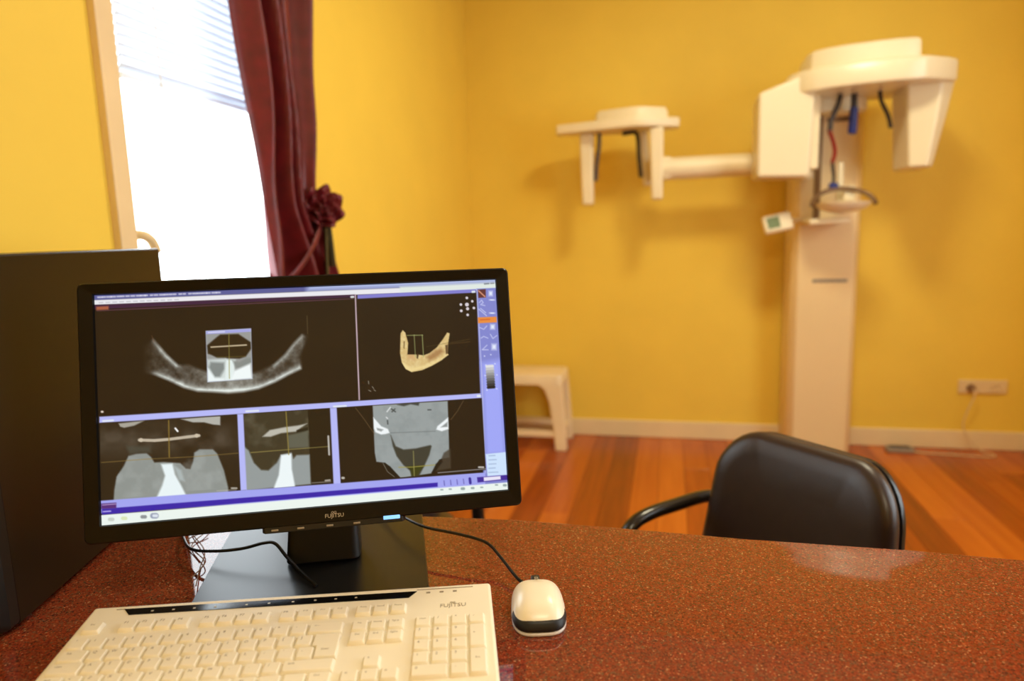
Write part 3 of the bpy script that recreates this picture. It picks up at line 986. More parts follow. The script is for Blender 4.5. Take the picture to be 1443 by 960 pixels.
lin_img = np.where(IMG / 255 <= 0.04045, IMG / 255 / 12.92, ((IMG / 255 + 0.055) / 1.055) ** 2.4)
sx = (gu.ravel() - 0.5) * SW
sz = (0.5 - gv.ravel()) * SH
co = np.stack([sx, np.zeros_like(sx), sz], 1)
idx = np.arange((GX + 1) * (GY + 1)).reshape(GY + 1, GX + 1)
faces = np.stack([idx[:-1, :-1], idx[1:, :-1], idx[1:, 1:], idx[:-1, 1:]], -1).reshape(-1, 4)
me = bpy.data.meshes.new('screen')
me.vertices.add(len(co))
tm = np.array(TILT)
me.vertices.foreach_set('co', (co @ tm[:3, :3].T + tm[:3, 3]).ravel())
me.loops.add(faces.size)
me.loops.foreach_set('vertex_index', faces.ravel())
me.polygons.add(len(faces))
me.polygons.foreach_set('loop_start', np.arange(0, faces.size, 4))
me.polygons.foreach_set('loop_total', np.full(len(faces), 4))
ca = me.color_attributes.new('picture', 'FLOAT_COLOR', 'POINT')
ca.data.foreach_set('color', np.concatenate([np.clip(lin_img, 0, 1), np.ones((len(co), 1))], 1).ravel())
me.update()
me.validate()
me.materials.append(SCREEN)
scr = link('screen', me, mon)
scr['label'] = 'lit screen with grey jaw scans in blue framed panels'

# buttons strip, light, logo, neck, base
b = MB()
b.prism([(-0.062, 0.004), (-0.058, -0.004), (0.105, -0.004), (0.109, 0.004), (0.105, 0.014), (-0.058, 0.014)], z0 - 0.0065, z0 + 0.003, TILT)
b.build('button_strip', BLACKMATT, mon, bevel=0.001)
for i, bx in enumerate((-0.046, -0.016, 0.018, 0.050)):
    MB().box(bx - 0.004, bx + 0.004, -0.0050, -0.004, z0 - 0.0040, z0 - 0.0018, TILT).build('button', GREYTRIM, mon, bevel=0.0004)
lb = MB().box(0.082, 0.102, -0.0062, -0.003, z0 - 0.002, z0 + 0.0025, TILT).build('power_light', LED, mon, bevel=0.0006)
lb['label'] = 'blue glowing power light'
TXT_FRONT = TILT @ Matrix.Rotation(R(90), 4, 'X')
lg = link('logo', text_mesh('FUJITSU', 0.0066, SILVERPRINT), mon, M=TILT @ Matrix.Translation((0.024, -0.0058, z0 + 0.0085)) @ Matrix.Rotation(R(90), 4, 'X'))
lg['label'] = 'small silver FUJITSU lettering'
b = MB()
lp = [(0.0022 * math.cos(t) / (1 + math.sin(t) ** 2) * 1.3, 0.0032 * math.sin(t) * math.cos(t) / (1 + math.sin(t) ** 2), 0) for t in [2 * math.pi * k / 24 for k in range(25)]]
b.tube(lp, 0.00025, 5)
infinity = b.mesh('logo_loop')
infinity.materials.append(SILVERPRINT)
link('logo_loop', infinity, mon, M=TILT @ Matrix.Translation((0.0235, -0.0058, z0 + 0.0125)) @ Matrix.Rotation(R(90), 4, 'X'))
b = MB()
b.loft([[(px * 1.0 - 0.004, py + 0.072, 0.012) for px, py in rrect(0.098, 0.052, 0.012)],
        [(px * 0.94 - 0.002, py * 0.9 + 0.075, 0.06) for px, py in rrect(0.098, 0.052, 0.012)],
        [(px * 0.92, py * 0.9 + 0.085, 0.30) for px, py in rrect(0.098, 0.052, 0.012)]])
b.build('neck', BLACKMATT, mon, bevel=0.002)
b = MB()
b.loft([[(px - 0.0105, py + 0.078, zz) for px, py in rrect(0.287 - i_, 0.258 - i_, 0.012)] for zz, i_ in ((0.0, 0.004), (0.002, 0.0), (0.0075, 0.0), (0.0095, 0.003))])
b.build('base', BASEGLOSS, mon, smooth=30)

# ================================================================== KEYBOARD
U = 0.01905
KO = Vector((-0.4682, 0.6605, CAM_Z - 0.4046))
KROT = Matrix.Rotation(R(4.04), 4, 'Z') @ Matrix.Rotation(R(4.75), 4, 'X')
KM = Matrix.Translation(KO) @ KROT                # x = u, y = -v, z off the key tops
KBASE = Matrix.Translation((KO.x + 0.20, KO.y - 0.02, DESK_Z)) @ Matrix.Rotation(R(4.04), 4, 'Z')
kb = thing('keyboard', 'cream full-size keyboard with a dark media strip in front of the monitor', 'keyboard', KBASE)
KL = KBASE.inverted() @ KM


def kbox(u0, u1, v0, v1, z0_, z1_):
    return MB().box(u0 * U, u1 * U, -v1 * U, -v0 * U, z0_, z1_, KL)


KTOP = -0.0042
uL, uR, vB, vF = -0.42, 23.08, -3.12, 5.95
b = MB()
outl = [(uL * U, -vF * U), (uR * U + 0.002, -vF * U), (uR * U, -vB * U), (uL * U, -vB * U)]
b.prism(outl, KTOP - 0.0190, KTOP, KL)
b.build('body', KEYBODY, kb, bevel=0.0035)
b = MB()
b.prism([(1.95 * U, 2.12 * U), (18.15 * U, 2.02 * U), (18.62 * U, 2.62 * U), (1.45 * U, 2.72 * U)], KTOP - 0.002, KTOP + 0.0006, KL)
b.build('media_strip', BLACKGLOSS, kb)
for i, u in enumerate((3.2, 4.4, 5.6, 6.8, 8.6, 9.9, 11.3, 12.6, 13.8, 15.0)):
    MB().box((u - 0.07) * U, (u + 0.07) * U, 2.30 * U, 2.40 * U, KTOP + 0.0006, KTOP + 0.0009, KL).build('media_mark', SILVERPRINT, kb)
kbox(1.0, 1.5, -2.76, -2.70, KTOP, KTOP + 0.0003).build('seam_line', LEGEND, kb)
kbox(18.6, 22.0, -2.80, -2.74, KTOP, KTOP + 0.0003).build('seam_line', LEGEND, kb)
for u in (19.3, 20.1, 20.9):
    kbox(u - 0.12, u + 0.12, -2.50, -2.36, KTOP, KTOP + 0.0003).build('status_light', LEGEND, kb)
lg = link('logo', text_mesh('FUJITSU', 0.0086, LEGEND), kb, M=KL @ Matrix.Translation((20.8 * U, 1.02 * U, KTOP + 0.0002)))
lg['label'] = 'grey FUJITSU lettering'
infinity2 = infinity.copy()
infinity2.materials.clear()
infinity2.materials.append(LEGEND)
link('logo_loop', infinity2, kb, M=KL @ Matrix.Translation((20.78 * U, 1.29 * U, KTOP + 0.0002)))
for u in (1.2, 21.4):
    kbox(u - 0.6, u + 0.6, -2.9, -2.0, KTOP - 0.0352, KTOP - 0.019).build('rear_foot', KEYBODY, kb, bevel=0.001)

key_meshes = {}


def key_mesh(w, h):
    k = (round(w, 3), round(h, 3))
    if k not in key_meshes:
        a, c = w * U / 2 - 0.0004, h * U / 2 - 0.0004
        t = 0.0016
        rings_ = [[(px, py, zz) for px, py in rrect(2 * (a - i_), 2 * (c - i_), max(0.0008, 0.0016 - i_ * 0.3), 2)] for zz, i_ in ((KTOP - 0.001, 0.0), (KTOP + 0.0010, 0.0002), (-0.0006, t), (0.0, t + 0.0006))]
        me_ = MB().loft(rings_).mesh('key', 30)
        me_.materials.append(KEYCAP)
        key_meshes[k] = me_
    return key_meshes[k]


def key(u, v, w, h, s):
    cu_, cv_ = u + w / 2, v + h / 2
    ko = link('key', key_mesh(w, h), kb, M=KL @ Matrix.Translation((cu_ * U, -cv_ * U, 0)))
    if s:
        size = 0.0052 if len(s) < 3 else 0.0036
        off = (-w / 2 + 0.34 + (0.14 if len(s) > 2 else 0)) * U if w < 3 else 0
        link('legend', text_mesh(s, size, LEGEND, 0.00003), ko, M=Matrix.Translation((off, 0.17 * U, 0.00006)))


KS = 14.75 / 15
FV0, FH = -1.42, 0.96
key(0.02, FV0, 1.08, FH, 'Esc')
for i in range(12):
    u = (2, 6.5, 11)[i // 4] + i % 4
    key(u * KS + 0.03, FV0, KS, FH, 'F%d' % (i + 1))
for i, s in enumerate(('Print', 'Scroll', 'Pause')):
    key(15.14 + i, FV0, 1, FH, s)
for r_, row in enumerate(ROW_KEYS):
    u = 0.0
    for s, w in row:
        if s != 'Enter':
            key(u * KS, r_, w * KS, 1, s)
        u += w
# tall enter key
ea = 13.5 * KS
a_, c_ = 1.5 * KS, 2.0
poly_e = [(13.5 * KS * U + 0.0004, -1 * U - 0.0004), (13.5 * KS * U + 0.0004, -2 * U - 0.0004), (13.75 * KS * U + 0.0004, -2 * U - 0.0004), (13.75 * KS * U + 0.0004, -3 * U + 0.0004), (15 * KS * U - 0.0004, -3 * U + 0.0004), (15 * KS * U - 0.0004, -1 * U - 0.0004)]
ko = MB().prism(poly_e, KTOP - 0.001, 0.0, KL, scale_top=0.93).build('key', KEYCAP, kb, bevel=0.0006)
link('legend', text_mesh('Enter', 0.0036, LEGEND, 0.00003), ko, M=KL @ Matrix.Translation((14.3 * KS * U, -2.35 * U, 0.0001)))
for r_, row in enumerate((('Ins', 'Home', 'PgUp'), ('Del', 'End', 'PgDn'))):
    for i, s in enumerate(row):
        key(15.12 + i, r_, 1, 1, s)
for u, v, s in ((16.12, 3, '^'), (15.12, 4, '<'), (16.12, 4, 'v'), (17.12, 4, '>')):
    key(u, v, 1, 1, s)
NPAD = [(0, 0, 1, 1, 'Num'), (1, 0, 1, 1, '/'), (2, 0, 1, 1, '*'), (3, 0, 1, 1, '-'), (0, 1, 1, 1, '7'), (1, 1, 1, 1, '8'), (2, 1, 1, 1, '9'), (3, 1, 1, 2, '+'),
        (0, 2, 1, 1, '4'), (1, 2, 1, 1, '5'), (2, 2, 1, 1, '6'), (0, 3, 1, 1, '1'), (1, 3, 1, 1, '2'), (2, 3, 1, 1, '3'), (3, 3, 1, 2, 'Ent'), (0, 4, 2, 1, '0'), (2, 4, 1, 1, ',')]
for u, v, w, h, s in NPAD:
    key(18.64 + u, v, w, h, s)

# ================================================================== MOUSE
MOM = Matrix.Translation((0.0215, 0.7445, DESK_Z)) @ Matrix.Rotation(R(1.5), 4, 'Z')
mouse = thing('mouse', 'white computer mouse with a black rear band beside the keyboard', 'mouse', MOM)


def mouse_outline(k, sc=1.0, n=56):
    pts = []
    for i in range(n):
        a = 2 * math.pi * i / n
        c, s = math.cos(a), math.sin(a)
        ex = 2 / 3.5
        x_ = 0.0315 * math.copysign(abs(c) ** ex, c)
        y_ = 0.0515 * math.copysign(abs(s) ** ex, s)
        x_ *= 1 - 0.05 * max(0, y_ / 0.0515)
        pts.append((x_ * sc, y_ * sc))
    return pts


b = MB()
b.loft([[(x_, y_, zz) for x_, y_ in mouse_outline(0, s_)] for zz, s_ in ((0.0, 0.95), (0.0008, 0.985), (0.002, 1.0), (0.0036, 0.997), (0.005, 0.97))])
b.build('skirt', MOUSERIM, mouse, smooth=50)


def dome(r_):
    return 0.0042 + 0.0288 * max(0.0, 1 - r_ ** 3.2) ** 0.6


def dome_pt(x_, y_, r_):
    tail = 1 - 0.32 * max(0, y_ * r_ / 0.0515)
    return (x_ * r_, y_ * r_ * (1 - 0.0), 0.0042 + (dome(r_) - 0.0042) * tail)


RR = [0.985, 0.975, 0.955, 0.93, 0.89, 0.84, 0.77, 0.68, 0.56, 0.42, 0.26, 0.1]
b = MB()
b.loft([[dome_pt(x_, y_, r_) for x_, y_ in mouse_outline(0)] for r_ in RR])
b.build('shell', MOUSE, mouse, smooth=60)
# black band round the rear
ol = mouse_outline(0, 1.0, 120)
rear = [p for p in sorted([p for p in ol if p[1] < -0.018], key=lambda p: math.atan2(p[0], -p[1]))]
b = MB()
rr_ = []
for r_, up_ in ((0.997, 0.0), (0.990, 0.0006), (0.980, 0.0008), (0.965, 0.0008), (0.945, 0.0007), (0.92, 0.0006), (0.905, -0.0012)):
    rr_.append([])
    for x_, y_ in rear:
        t = 1 - abs(x_) / 0.032
        rq = 0.99 - (0.99 - r_) * (0.7 + 0.4 * min(1, t * 1.8)) if r_ < 0.99 else r_
        p = Vector(dome_pt(x_, y_, rq))
        n_ = Vector((x_, y_, 0.02)).normalized()
        rr_[-1].append(tuple(p + n_ * up_))
b.loft(rr_, cap=False, closed=False)
b.build('rear_band', BLACKMATT, mouse, smooth=60)
b = MB()
b.lathe([(0.002, -0.0035), (0.0095, -0.0032), (0.0102, -0.001), (0.0102, 0.001), (0.0095, 0.0032), (0.002, 0.0035)], 20, Matrix.Translation((0, 0.0385, 0.0150)) @ Matrix.Rotation(R(90), 4, 'Y'))
b.build('scroll_wheel', RUBBER, mouse)
MB().box(-0.0055, 0.0055, 0.034, 0.0495, 0.008, 0.0215, Matrix.Identity(4)).build('wheel_slot', RUBBER, mouse, bevel=0.002)
link('logo', infinity2, mouse, M=Matrix.Translation((0, 0.0225, 0.0308)) @ Matrix.Rotation(R(-12), 4, 'X') @ Matrix.Rotation(R(90), 4, 'Z') @ Matrix.Scale(1.9, 4))
MI = MOM.inverted()
cord = [Vector((0.008, 0.808, DESK_Z + 0.014))]
for x, y, z in ((730, 816, 0.012), (706, 786, 0.020), (690, 768, 0.027), (672, 759.5, 0.031), (640, 751.5, 0.033), (600, 743, 0.034), (573, 731, 0.034), (552, 718, 0.03), (520, 705, 0.012)):
    cord.append(at_z(x, y, DESK_Z + z))
b = MB()
b.tube(spline([tuple(MI @ p) for p in [Vector((0.012, 0.790, DESK_Z + 0.010))] + cord[1:]], 7), 0.0021, 8)
b.build('cord', CABLE, mouse)

# loose black cable left of the monitor neck
cab = [at_z(x, y, DESK_Z + z) for x, y, z in ((256, 752, 0.004), (268, 773, 0.018), (300, 777, 0.024), (340, 773.5, 0.030), (372, 765.5, 0.036), (388, 766.5, 0.036), (404, 785, 0.026), (424, 806, 0.018), (446, 826, 0.0125))]
co_ = cab[0].copy()
b = MB().tube(spline([tuple(p - co_) for p in cab], 8), 0.0022, 8)
tag(b.build('black_cable', CABLE, M=Matrix.Translation(co_)), 'black cable looping over the left of the monitor base', 'cable')
for i, (pts, lab) in enumerate(((((270, 752), (288, 776), (282, 800), (276, 826)), 'thin brown cable lying nearest the left edge of the monitor base'),
                                (((292, 748), (270, 770), (288, 792), (270, 815)), 'thin brown cable crossing another left of the monitor base'),
                                (((300, 742), (282, 752), (262, 764), (280, 782)), 'thin brown cable curling under the monitor bezel on the left'))):
    P_ = [at_z(x, y, DESK_Z + 0.0022 + 0.004 * ((i + k) % 2)) for k, (x, y) in enumerate(pts)]
    o_ = P_[0].copy()
    tag(MB().tube(spline([tuple(p - o_) for p in P_], 8), 0.0008, 7).build('thin_cable', BROWNCABLE, M=Matrix.Translation(o_)), lab, 'cable', 'thin cables left of the monitor base')

# ================================================================== COMPUTER TOWER
ta, tb = at_z(165, 765, DESK_Z), at_z(20, 896, DESK_Z)
tang = math.atan2((ta - tb).y, (ta - tb).x)
TM = Matrix.Translation((tb.x, tb.y, DESK_Z)) @ Matrix.Rotation(tang - math.pi / 2, 4, 'Z')   # y runs back along the right side panel
tw = thing('computer_tower', 'tall dark computer tower standing on the desk left of the monitor', 'computer', TM)
TH = 0.434
MB().box(-0.178, -0.001, 0.012, 0.496, 0.006, TH).build('case', TOWER, tw, bevel=0.003)
MB().box(-0.0015, 0.0, 0.014, 0.4945, 0.008, TH - 0.002).build('side_panel', TOWER, tw, bevel=0.0006)
fb = [[(-0.089 + px, -0.006 - 0.010 * math.cos(px / 0.09 * 1.4) * dd, 0.003 + TH / 2 + pz) for px, pz in rrect(0.176, TH - 0.004, 0.008, 4)] for dd in (1,)][0]
b = MB()
b.loft([[(-0.089 + px, 0.012, 0.004 + TH / 2 + pz) for px, pz in rrect(0.180, TH - 0.006, 0.008, 4)],
        [(-0.089 + px, -0.004, 0.004 + TH / 2 + pz) for px, pz in rrect(0.180, TH - 0.006, 0.008, 4)],
        [(-0.089 + px, -0.014, 0.004 + TH / 2 + pz) for px, pz in rrect(0.166, TH - 0.014, 0.010, 4)]])
b.build('front_bezel', BLACKMATT, tw, smooth=30)
for x_, y_ in ((-0.02, 0.05), (-0.158, 0.05), (-0.02, 0.46), (-0.158, 0.46)):
    MB().lathe([(0.001, 0.0), (0.010, 0.0), (0.011, 0.006), (0.001, 0.006)], 14, Matrix.Translation((x_, y_, 0))).build('foot', RUBBER, tw)
MB().box(-0.105, -0.075, -0.0155, -0.013, 0.34, 0.37).build('power_button', GREYTRIM, tw, bevel=0.002)
MB().box(-0.165, -0.015, -0.0155, -0.013, 0.385, 0.418).build('disc_drive', BLACKGLOSS, tw, bevel=0.001)

# ================================================================== CHAIRS
def make_chair(M, label):
    t = thing('armchair', label, 'chair', M, 'black armchairs behind the desk')
    # local: faces -y, x across, origin on the floor under the seat centre
    rec = Matrix.Translation((0, 0.235, 0.385)) @ Matrix.Rotation(R(-9), 4, 'X')
    bw, bh = 0.45, 0.372

    def outline(inset, y, wide=bw, high=bh):
        pts = []
        for px, pz in rrect(wide - 2 * inset, high - 2 * inset, 0.105 - inset * 0.7, 8, 0, high / 2):
            k = 1 - 0.13 * (pz / high)                         # a little narrower at the top
            pts.append((px * k, y - 0.035 * (2 * px / wide) ** 2, pz))
        return pts
    bb_m = MB().loft([outline(0.008, 0.0), outline(0.0, -0.008), outline(0.0, -0.022), outline(0.006, -0.034), outline(0.018, -0.041), outline(0.045, -0.046), outline(0.10, -0.049)], rec)
    bb_m.build('backrest', LEATHER, t, smooth=60)
    MB().loft([outline(0.012, 0.001), outline(0.002, 0.004), outline(0.0, 0.012), outline(0.008, 0.022), outline(0.05, 0.028)], rec).build('back_shell', CHAIRSHELL, t, smooth=60)
    b_ = MB()
    b_.loft([[(px, py, zz) for px, py in rrect(0.47 - 2 * i_, 0.46 - 2 * i_, 0.08, 6, 0, -0.01)] for zz, i_ in ((0.385, 0.02), (0.392, 0.004), (0.41, 0.0), (0.432, 0.004), (0.445, 0.02), (0.450, 0.06))])
    b_.build('seat', LEATHER, t, smooth=60)
    for s in (-1, 1):
        xa = s * 0.245
        arm = spline([(s * 0.224, 0.272, 0.575), (xa, 0.222, 0.577), (xa, 0.14, 0.577), (xa, 0.06, 0.574), (xa, 0.012, 0.560), (xa, -0.015, 0.525), (xa, -0.025, 0.475)], 6)
        MB().tube(arm, [0.0145] * len(arm), 12, sx=1.15).build('armrest', CHAIRMETAL, t, smooth=60)
        MB().tube([(xa, -0.03, 0.485), (xa, -0.06, 0.36), (xa, -0.19, 0.02), (xa, -0.195, 0.0)], 0.012, 10).build('leg', CHAIRMETAL, t, smooth=60)
        MB().tube([(s * 0.224, 0.272, 0.575), (s * 0.235, 0.23, 0.42), (s * 0.25, 0.26, 0.0)], 0.012, 10).build('leg', CHAIRMETAL, t, smooth=60)
    MB().tube([(-0.245, -0.06, 0.375), (0.245, -0.06, 0.375)], 0.011, 10).build('seat_rail', CHAIRMETAL, t)
    MB().tube([(-0.24, 0.19, 0.385), (0.24, 0.19, 0.385)], 0.011, 10).build('seat_rail', CHAIRMETAL, t)
    return t


def chair_matrix(cx, cy, ang):          # ang: heading of the backrest's left-to-right line
    return Matrix.Translation((cx, cy, 0)) @ Matrix.Rotation(R(ang), 4, 'Z')


make_chair(chair_matrix(0.362, 1.183, -60), 'dark brown leatherette armchair at the far side of the desk below the X-ray machine')
make_chair(chair_matrix(-0.33, 1.56, 25), 'second black armchair hidden behind the monitor with only an arm tip showing')

# ================================================================== STOOL
ST = ROOM @ Matrix.Translation((0.33, -0.20, 0))
st = thing('plastic_stool', 'cream plastic stool against the wall right of the monitor', 'stool', ST)
sw, sd_, sh = 0.245, 0.135, 0.425
b = MB()
b.loft([[(px, py, zz) for px, py in rrect(2 * sw - i_, 2 * sd_ - i_, 0.03, 5)] for zz, i_ in ((sh - 0.055, 0.0), (sh - 0.01, 0.0), (sh - 0.002, 0.008), (sh, 0.02))])
b.build('seat', STOOLMAT, st, smooth=40)
for sx_ in (-1, 1):
    for sy_ in (-1, 1):
        b = MB()
        rg = []
        for zz, ww, out in ((0.0, 0.062, 0.020), (0.1, 0.066, 0.016), (0.27, 0.078, 0.006), (0.345, 0.10, 0.0), (0.375, 0.14, 0.0)):
            x_o, y_o = sx_ * (sw + out), sy_ * (sd_ + out * 0.5)
            x_i, y_i = x_o - sx_ * ww, y_o - sy_ * 0.05
            rg.append([(x_o, y_o, zz), (x_i, y_o, zz), (x_i, y_i, zz), (x_o, y_i, zz)])
        b.loft(rg)
        b.build('leg', STOOLMAT, st, bevel=0.006)
for sy_ in (-1, 1):
    MB().box(-sw + 0.02, sw - 0.02, sy_ * (sd_ - 0.01) - 0.012, sy_ * (sd_ - 0.01) + 0.012, 0.075, 0.108).build('stretcher', STOOLMAT, st, bevel=0.003)
for sx_ in (-1, 1):
    MB().box(sx_ * (sw - 0.01) - 0.012, sx_ * (sw - 0.01) + 0.012, -sd_ + 0.03, sd_ - 0.03, 0.075, 0.108).build('stretcher', STOOLMAT, st, bevel=0.003)

# ================================================================== X-RAY MACHINE  (local: x along the wall, y towards the wall, z up)
XA, XO = 1.90, 0.12
XM = ROOM @ Matrix.Translation((XA, -XO, 0))
xr = thing('dental_xray_machine', 'white dental X-ray machine with column, rotating head and side arm', 'X-ray machine', XM)


def lx(a, o):
    return (a - XA, -(o - XO))


def lpoly(pts):
    return [lx(a, o) for a, o in pts]


b = MB()
b.loft([[(*lx(a, o), zz) for a, o in ((1.740, 0.02), (1.745, 0.20), (1.775, 0.235), (2.035, 0.235), (2.062, 0.20), (2.066, 0.02))] for zz in (0.0, 1.75)])
b.build('column', COLUMN, xr, bevel=0.008)
MB().box(*[q for q in (1.80 - XA, 2.02 - XA)], -0.10, 0.08, 1.75, 1.80).build('column_top', OFFWHITE, xr, bevel=0.01)
MB().box(1.845 - XA, 2.008 - XA, -(0.237 - XO), -(0.232 - XO), 0.906, 0.924).build('column_slot', GREYTRIM, xr, bevel=0.002)
# carriage on the column and bridge to the rotating head
MB().prism(lpoly([(1.76, 0.235), (1.76, 0.36), (1.80, 0.40), (1.99, 0.40), (2.03, 0.36), (2.03, 0.235)]), 1.71, 1.84).build('carriage', OFFWHITE, xr, bevel=0.012)
MB().prism(lpoly([(1.80, 0.38), (1.80, 0.52), (2.00, 0.52), (2.00, 0.38)]), 1.785, 1.85).build('bridge', WHITEENAMEL, xr, bevel=0.012)


# rotating head: flat body, rounded on the left, angular on the right
def inset_poly(pts, k, ca, co2):
    return [(ca + (a - ca) * (1 - k / 0.30), co2 + (o - co2) * (1 - k / 0.20)) for a, o in pts]


HEAD = [(1.625, 0.50), (1.622, 0.62), (1.626, 0.74), (1.66, 0.80), (1.72, 0.845), (1.80, 0.885), (1.90, 0.915), (2.00, 0.93), (2.075, 0.932), (2.105, 0.922), (2.16, 0.885), (2.205, 0.855), (2.228, 0.830), (2.238, 0.79), (2.240, 0.50)]
CAP = [(1.695, 0.55), (1.692, 0.74), (1.705, 0.79), (1.75, 0.83), (1.83, 0.868), (1.92, 0.892), (2.00, 0.902), (2.055, 0.902), (2.078, 0.892), (2.088, 0.86), (2.088, 0.55)]
b = MB()
b.loft([[(*lx(a, o), zz) for a, o in inset_poly(HEAD, i_, 1.93, 0.71)] for zz, i_ in ((1.732, 0.010), (1.737, 0.002), (1.744, 0.0), (1.806, 0.0), (1.815, 0.004), (1.822, 0.016))])
b.build('rotating_head', WHITEENAMEL, xr, smooth=25)
b = MB()
b.loft([[(*lx(a, o), zz) for a, o in inset_poly(CAP, i_, 1.89, 0.72)] for zz, i_ in ((1.815, 0.0), (1.882, 0.002), (1.893, 0.010), (1.898, 0.024))])
b.build('head_cap', WHITEENAMEL, xr, smooth=25)
# left detector box
b = MB()
prof = [(1.502, 1.400), (1.712, 1.394), (1.722, 1.72), (1.712, 1.812), (1.65, 1.797), (1.502, 1.745)]
fr_, bk_ = 0.80, 0.58
b.loft([[(*lx(a, o), z) for a, z in prof] for o in (bk_, fr_)])
b.build('tube_housing', WHITEENAMEL, xr, bevel=0.012)
MB().box(1.718 - XA, 1.755 - XA, -(0.74 - XO), -(0.60 - XO), 1.43, 1.735).build('tube_collimator', OFFWHITE, xr, bevel=0.006)
for zz in (1.47, 1.50):
    MB().lathe([(0.001, 0), (0.006, 0), (0.005, 0.003), (0.001, 0.003)], 12, Matrix.Translation((1.755 - XA, -(0.72 - XO), zz)) @ Matrix.Rotation(R(90), 4, 'Y')).build('screw', GREYTRIM, xr)
# right sensor arm, tapering downwards
b = MB()
b.loft([[(*lx(a0, 0.60), z), (*lx(a0, 0.80), z), (*lx(am, 0.835), z), (*lx(a1, 0.79), z), (*lx(a1, 0.60), z)] for z, a0, am, a1 in ((1.412, 2.082, 2.142, 2.175), (1.60, 2.072, 2.167, 2.213), (1.74, 2.062, 2.182, 2.237), (1.80, 2.062, 2.185, 2.237))])
b.build('sensor_arm', WHITEENAMEL, xr, bevel=0.01)
# head supports under the ring
b = MB().tube(spline([(*lx(1.835, 0.72), 1.737), (*lx(1.825, 0.73), 1.69), (*lx(1.800, 0.74), 1.63), (*lx(1.795, 0.74), 1.585)], 6), [0.010] * 18 + [0.012], 8)
b.build('temple_support', DARKROD, xr)
b = MB().tube(spline([(*lx(1.985, 0.72), 1.737), (*lx(1.990, 0.73), 1.69), (*lx(2.015, 0.74), 1.63), (*lx(2.028, 0.74), 1.58)], 6), 0.009, 8)
b.build('temple_support', DARKROD, xr)
b = MB().tube([(*lx(1.893, 0.70), 1.737), (*lx(1.893, 0.70), 1.66)], 0.013, 10)
b.build('forehead_rod', DARKROD, xr)
b = MB().tube([(*lx(1.893, 0.705), 1.675), (*lx(1.888, 0.71), 1.575), (*lx(1.887, 0.71), 1.568)], [0.017, 0.018, 0.013], 12)
b.build('forehead_pad', BLUE, xr)
MB().box(1.80 - XA, 1.90 - XA, -(0.66 - XO), -(0.64 - XO), 1.630, 1.648).build('support_bar', BRASSY, xr, bevel=0.003)
# chin post with its cables, bite block and tray
MB().box(1.835 - XA, 1.863 - XA, -(0.255 - XO), -(0.23 - XO), 1.22, 1.72).build('slide_rail', BRASSY, xr, bevel=0.004)
b = MB().tube([(*lx(1.872, 0.62), 1.24), (*lx(1.868, 0.62), 1.46)], [0.016, 0.013], 12)
b.build('bite_post', WHITEENAMEL, xr)
MB().box(1.875 - XA, 1.925 - XA, -(0.66 - XO), -(0.60 - XO), 1.29, 1.36).build('chin_rest', OFFWHITE, xr, bevel=0.01)
b = MB().tube(spline([(*lx(1.800, 0.70), 1.59), (*lx(1.822, 0.68), 1.545), (*lx(1.835, 0.66), 1.50), (*lx(1.828, 0.65), 1.46)], 6), 0.009, 8)
b.build('red_cable', REDCABLE, xr)
b = MB().tube(spline([(*lx(1.828, 0.65), 1.46), (*lx(1.836, 0.65), 1.40), (*lx(1.832, 0.66), 1.36)], 6), 0.007, 8)
b.build('dark_cable', DARKROD, xr)
MB().box(1.815 - XA, 1.852 - XA, -(0.68 - XO), -(0.65 - XO), 1.345, 1.372).build('bite_block', BLUE, xr, bevel=0.006)
b = MB()
b.lathe([(0.004, -0.046), (0.045, -0.042), (0.085, -0.030), (0.108, -0.010), (0.112, 0.0), (0.104, -0.004), (0.08, -0.020), (0.04, -0.030), (0.004, -0.034)], 28, Matrix.Translation((*lx(1.866, 0.70), 1.286)))
b.build('chin_tray', WHITEENAMEL, xr)
hp = [(*lx(1.866 + 0.125 * math.cos(t), 0.72 - 0.05 * math.sin(t)), 1.276 + 0.070 * math.sin(t)) for t in [math.pi * k / 20 for k in range(21)]]
MB().tube(hp, 0.010, 10).build('patient_handle', BRASSY, xr)
MB().box(1.78 - XA, 1.96 - XA, -(0.45 - XO), -(0.22 - XO), 1.195, 1.222).build('tray_bracket', OFFWHITE, xr, bevel=0.008)
# control panel on its bracket
CPM = Matrix.Translation((*lx(1.617, 0.62), 1.208)) @ Matrix.Rotation(R(-18), 4, 'X') @ Matrix.Rotation(R(-12), 4, 'Y')
cp = MB().box(-0.064, 0.060, -0.016, 0.016, -0.042, 0.040).build('control_panel', WHITEENAMEL, xr, bevel=0.01, M=CPM)
MB().box(-0.048, 0.006, -0.0175, -0.0155, -0.026, 0.026).build('display', GREENLCD, cp)
MB().tube([(*lx(1.66, 0.60), 1.215), (*lx(1.80, 0.45), 1.22)], 0.012, 8).build('panel_bracket', OFFWHITE, xr)
# the rotating head and everything hung from it sits close to the column, a little larger than drawn above
HEADM = Matrix.Translation((0.053, 0.267, -0.0833)) @ Matrix.Scale(1.07, 4)
for o in xr.children:
    if o.name.split('.')[0] in ('rotating_head', 'head_cap', 'tube_housing', 'tube_collimator', 'screw', 'sensor_arm', 'temple_support', 'forehead_rod', 'forehead_pad', 'support_bar',
                                'bite_post', 'chin_rest', 'red_cable', 'dark_cable', 'bite_block', 'chin_tray', 'patient_handle', 'control_panel', 'panel_bracket'):
        o.matrix_basis = HEADM @ o.matrix_basis
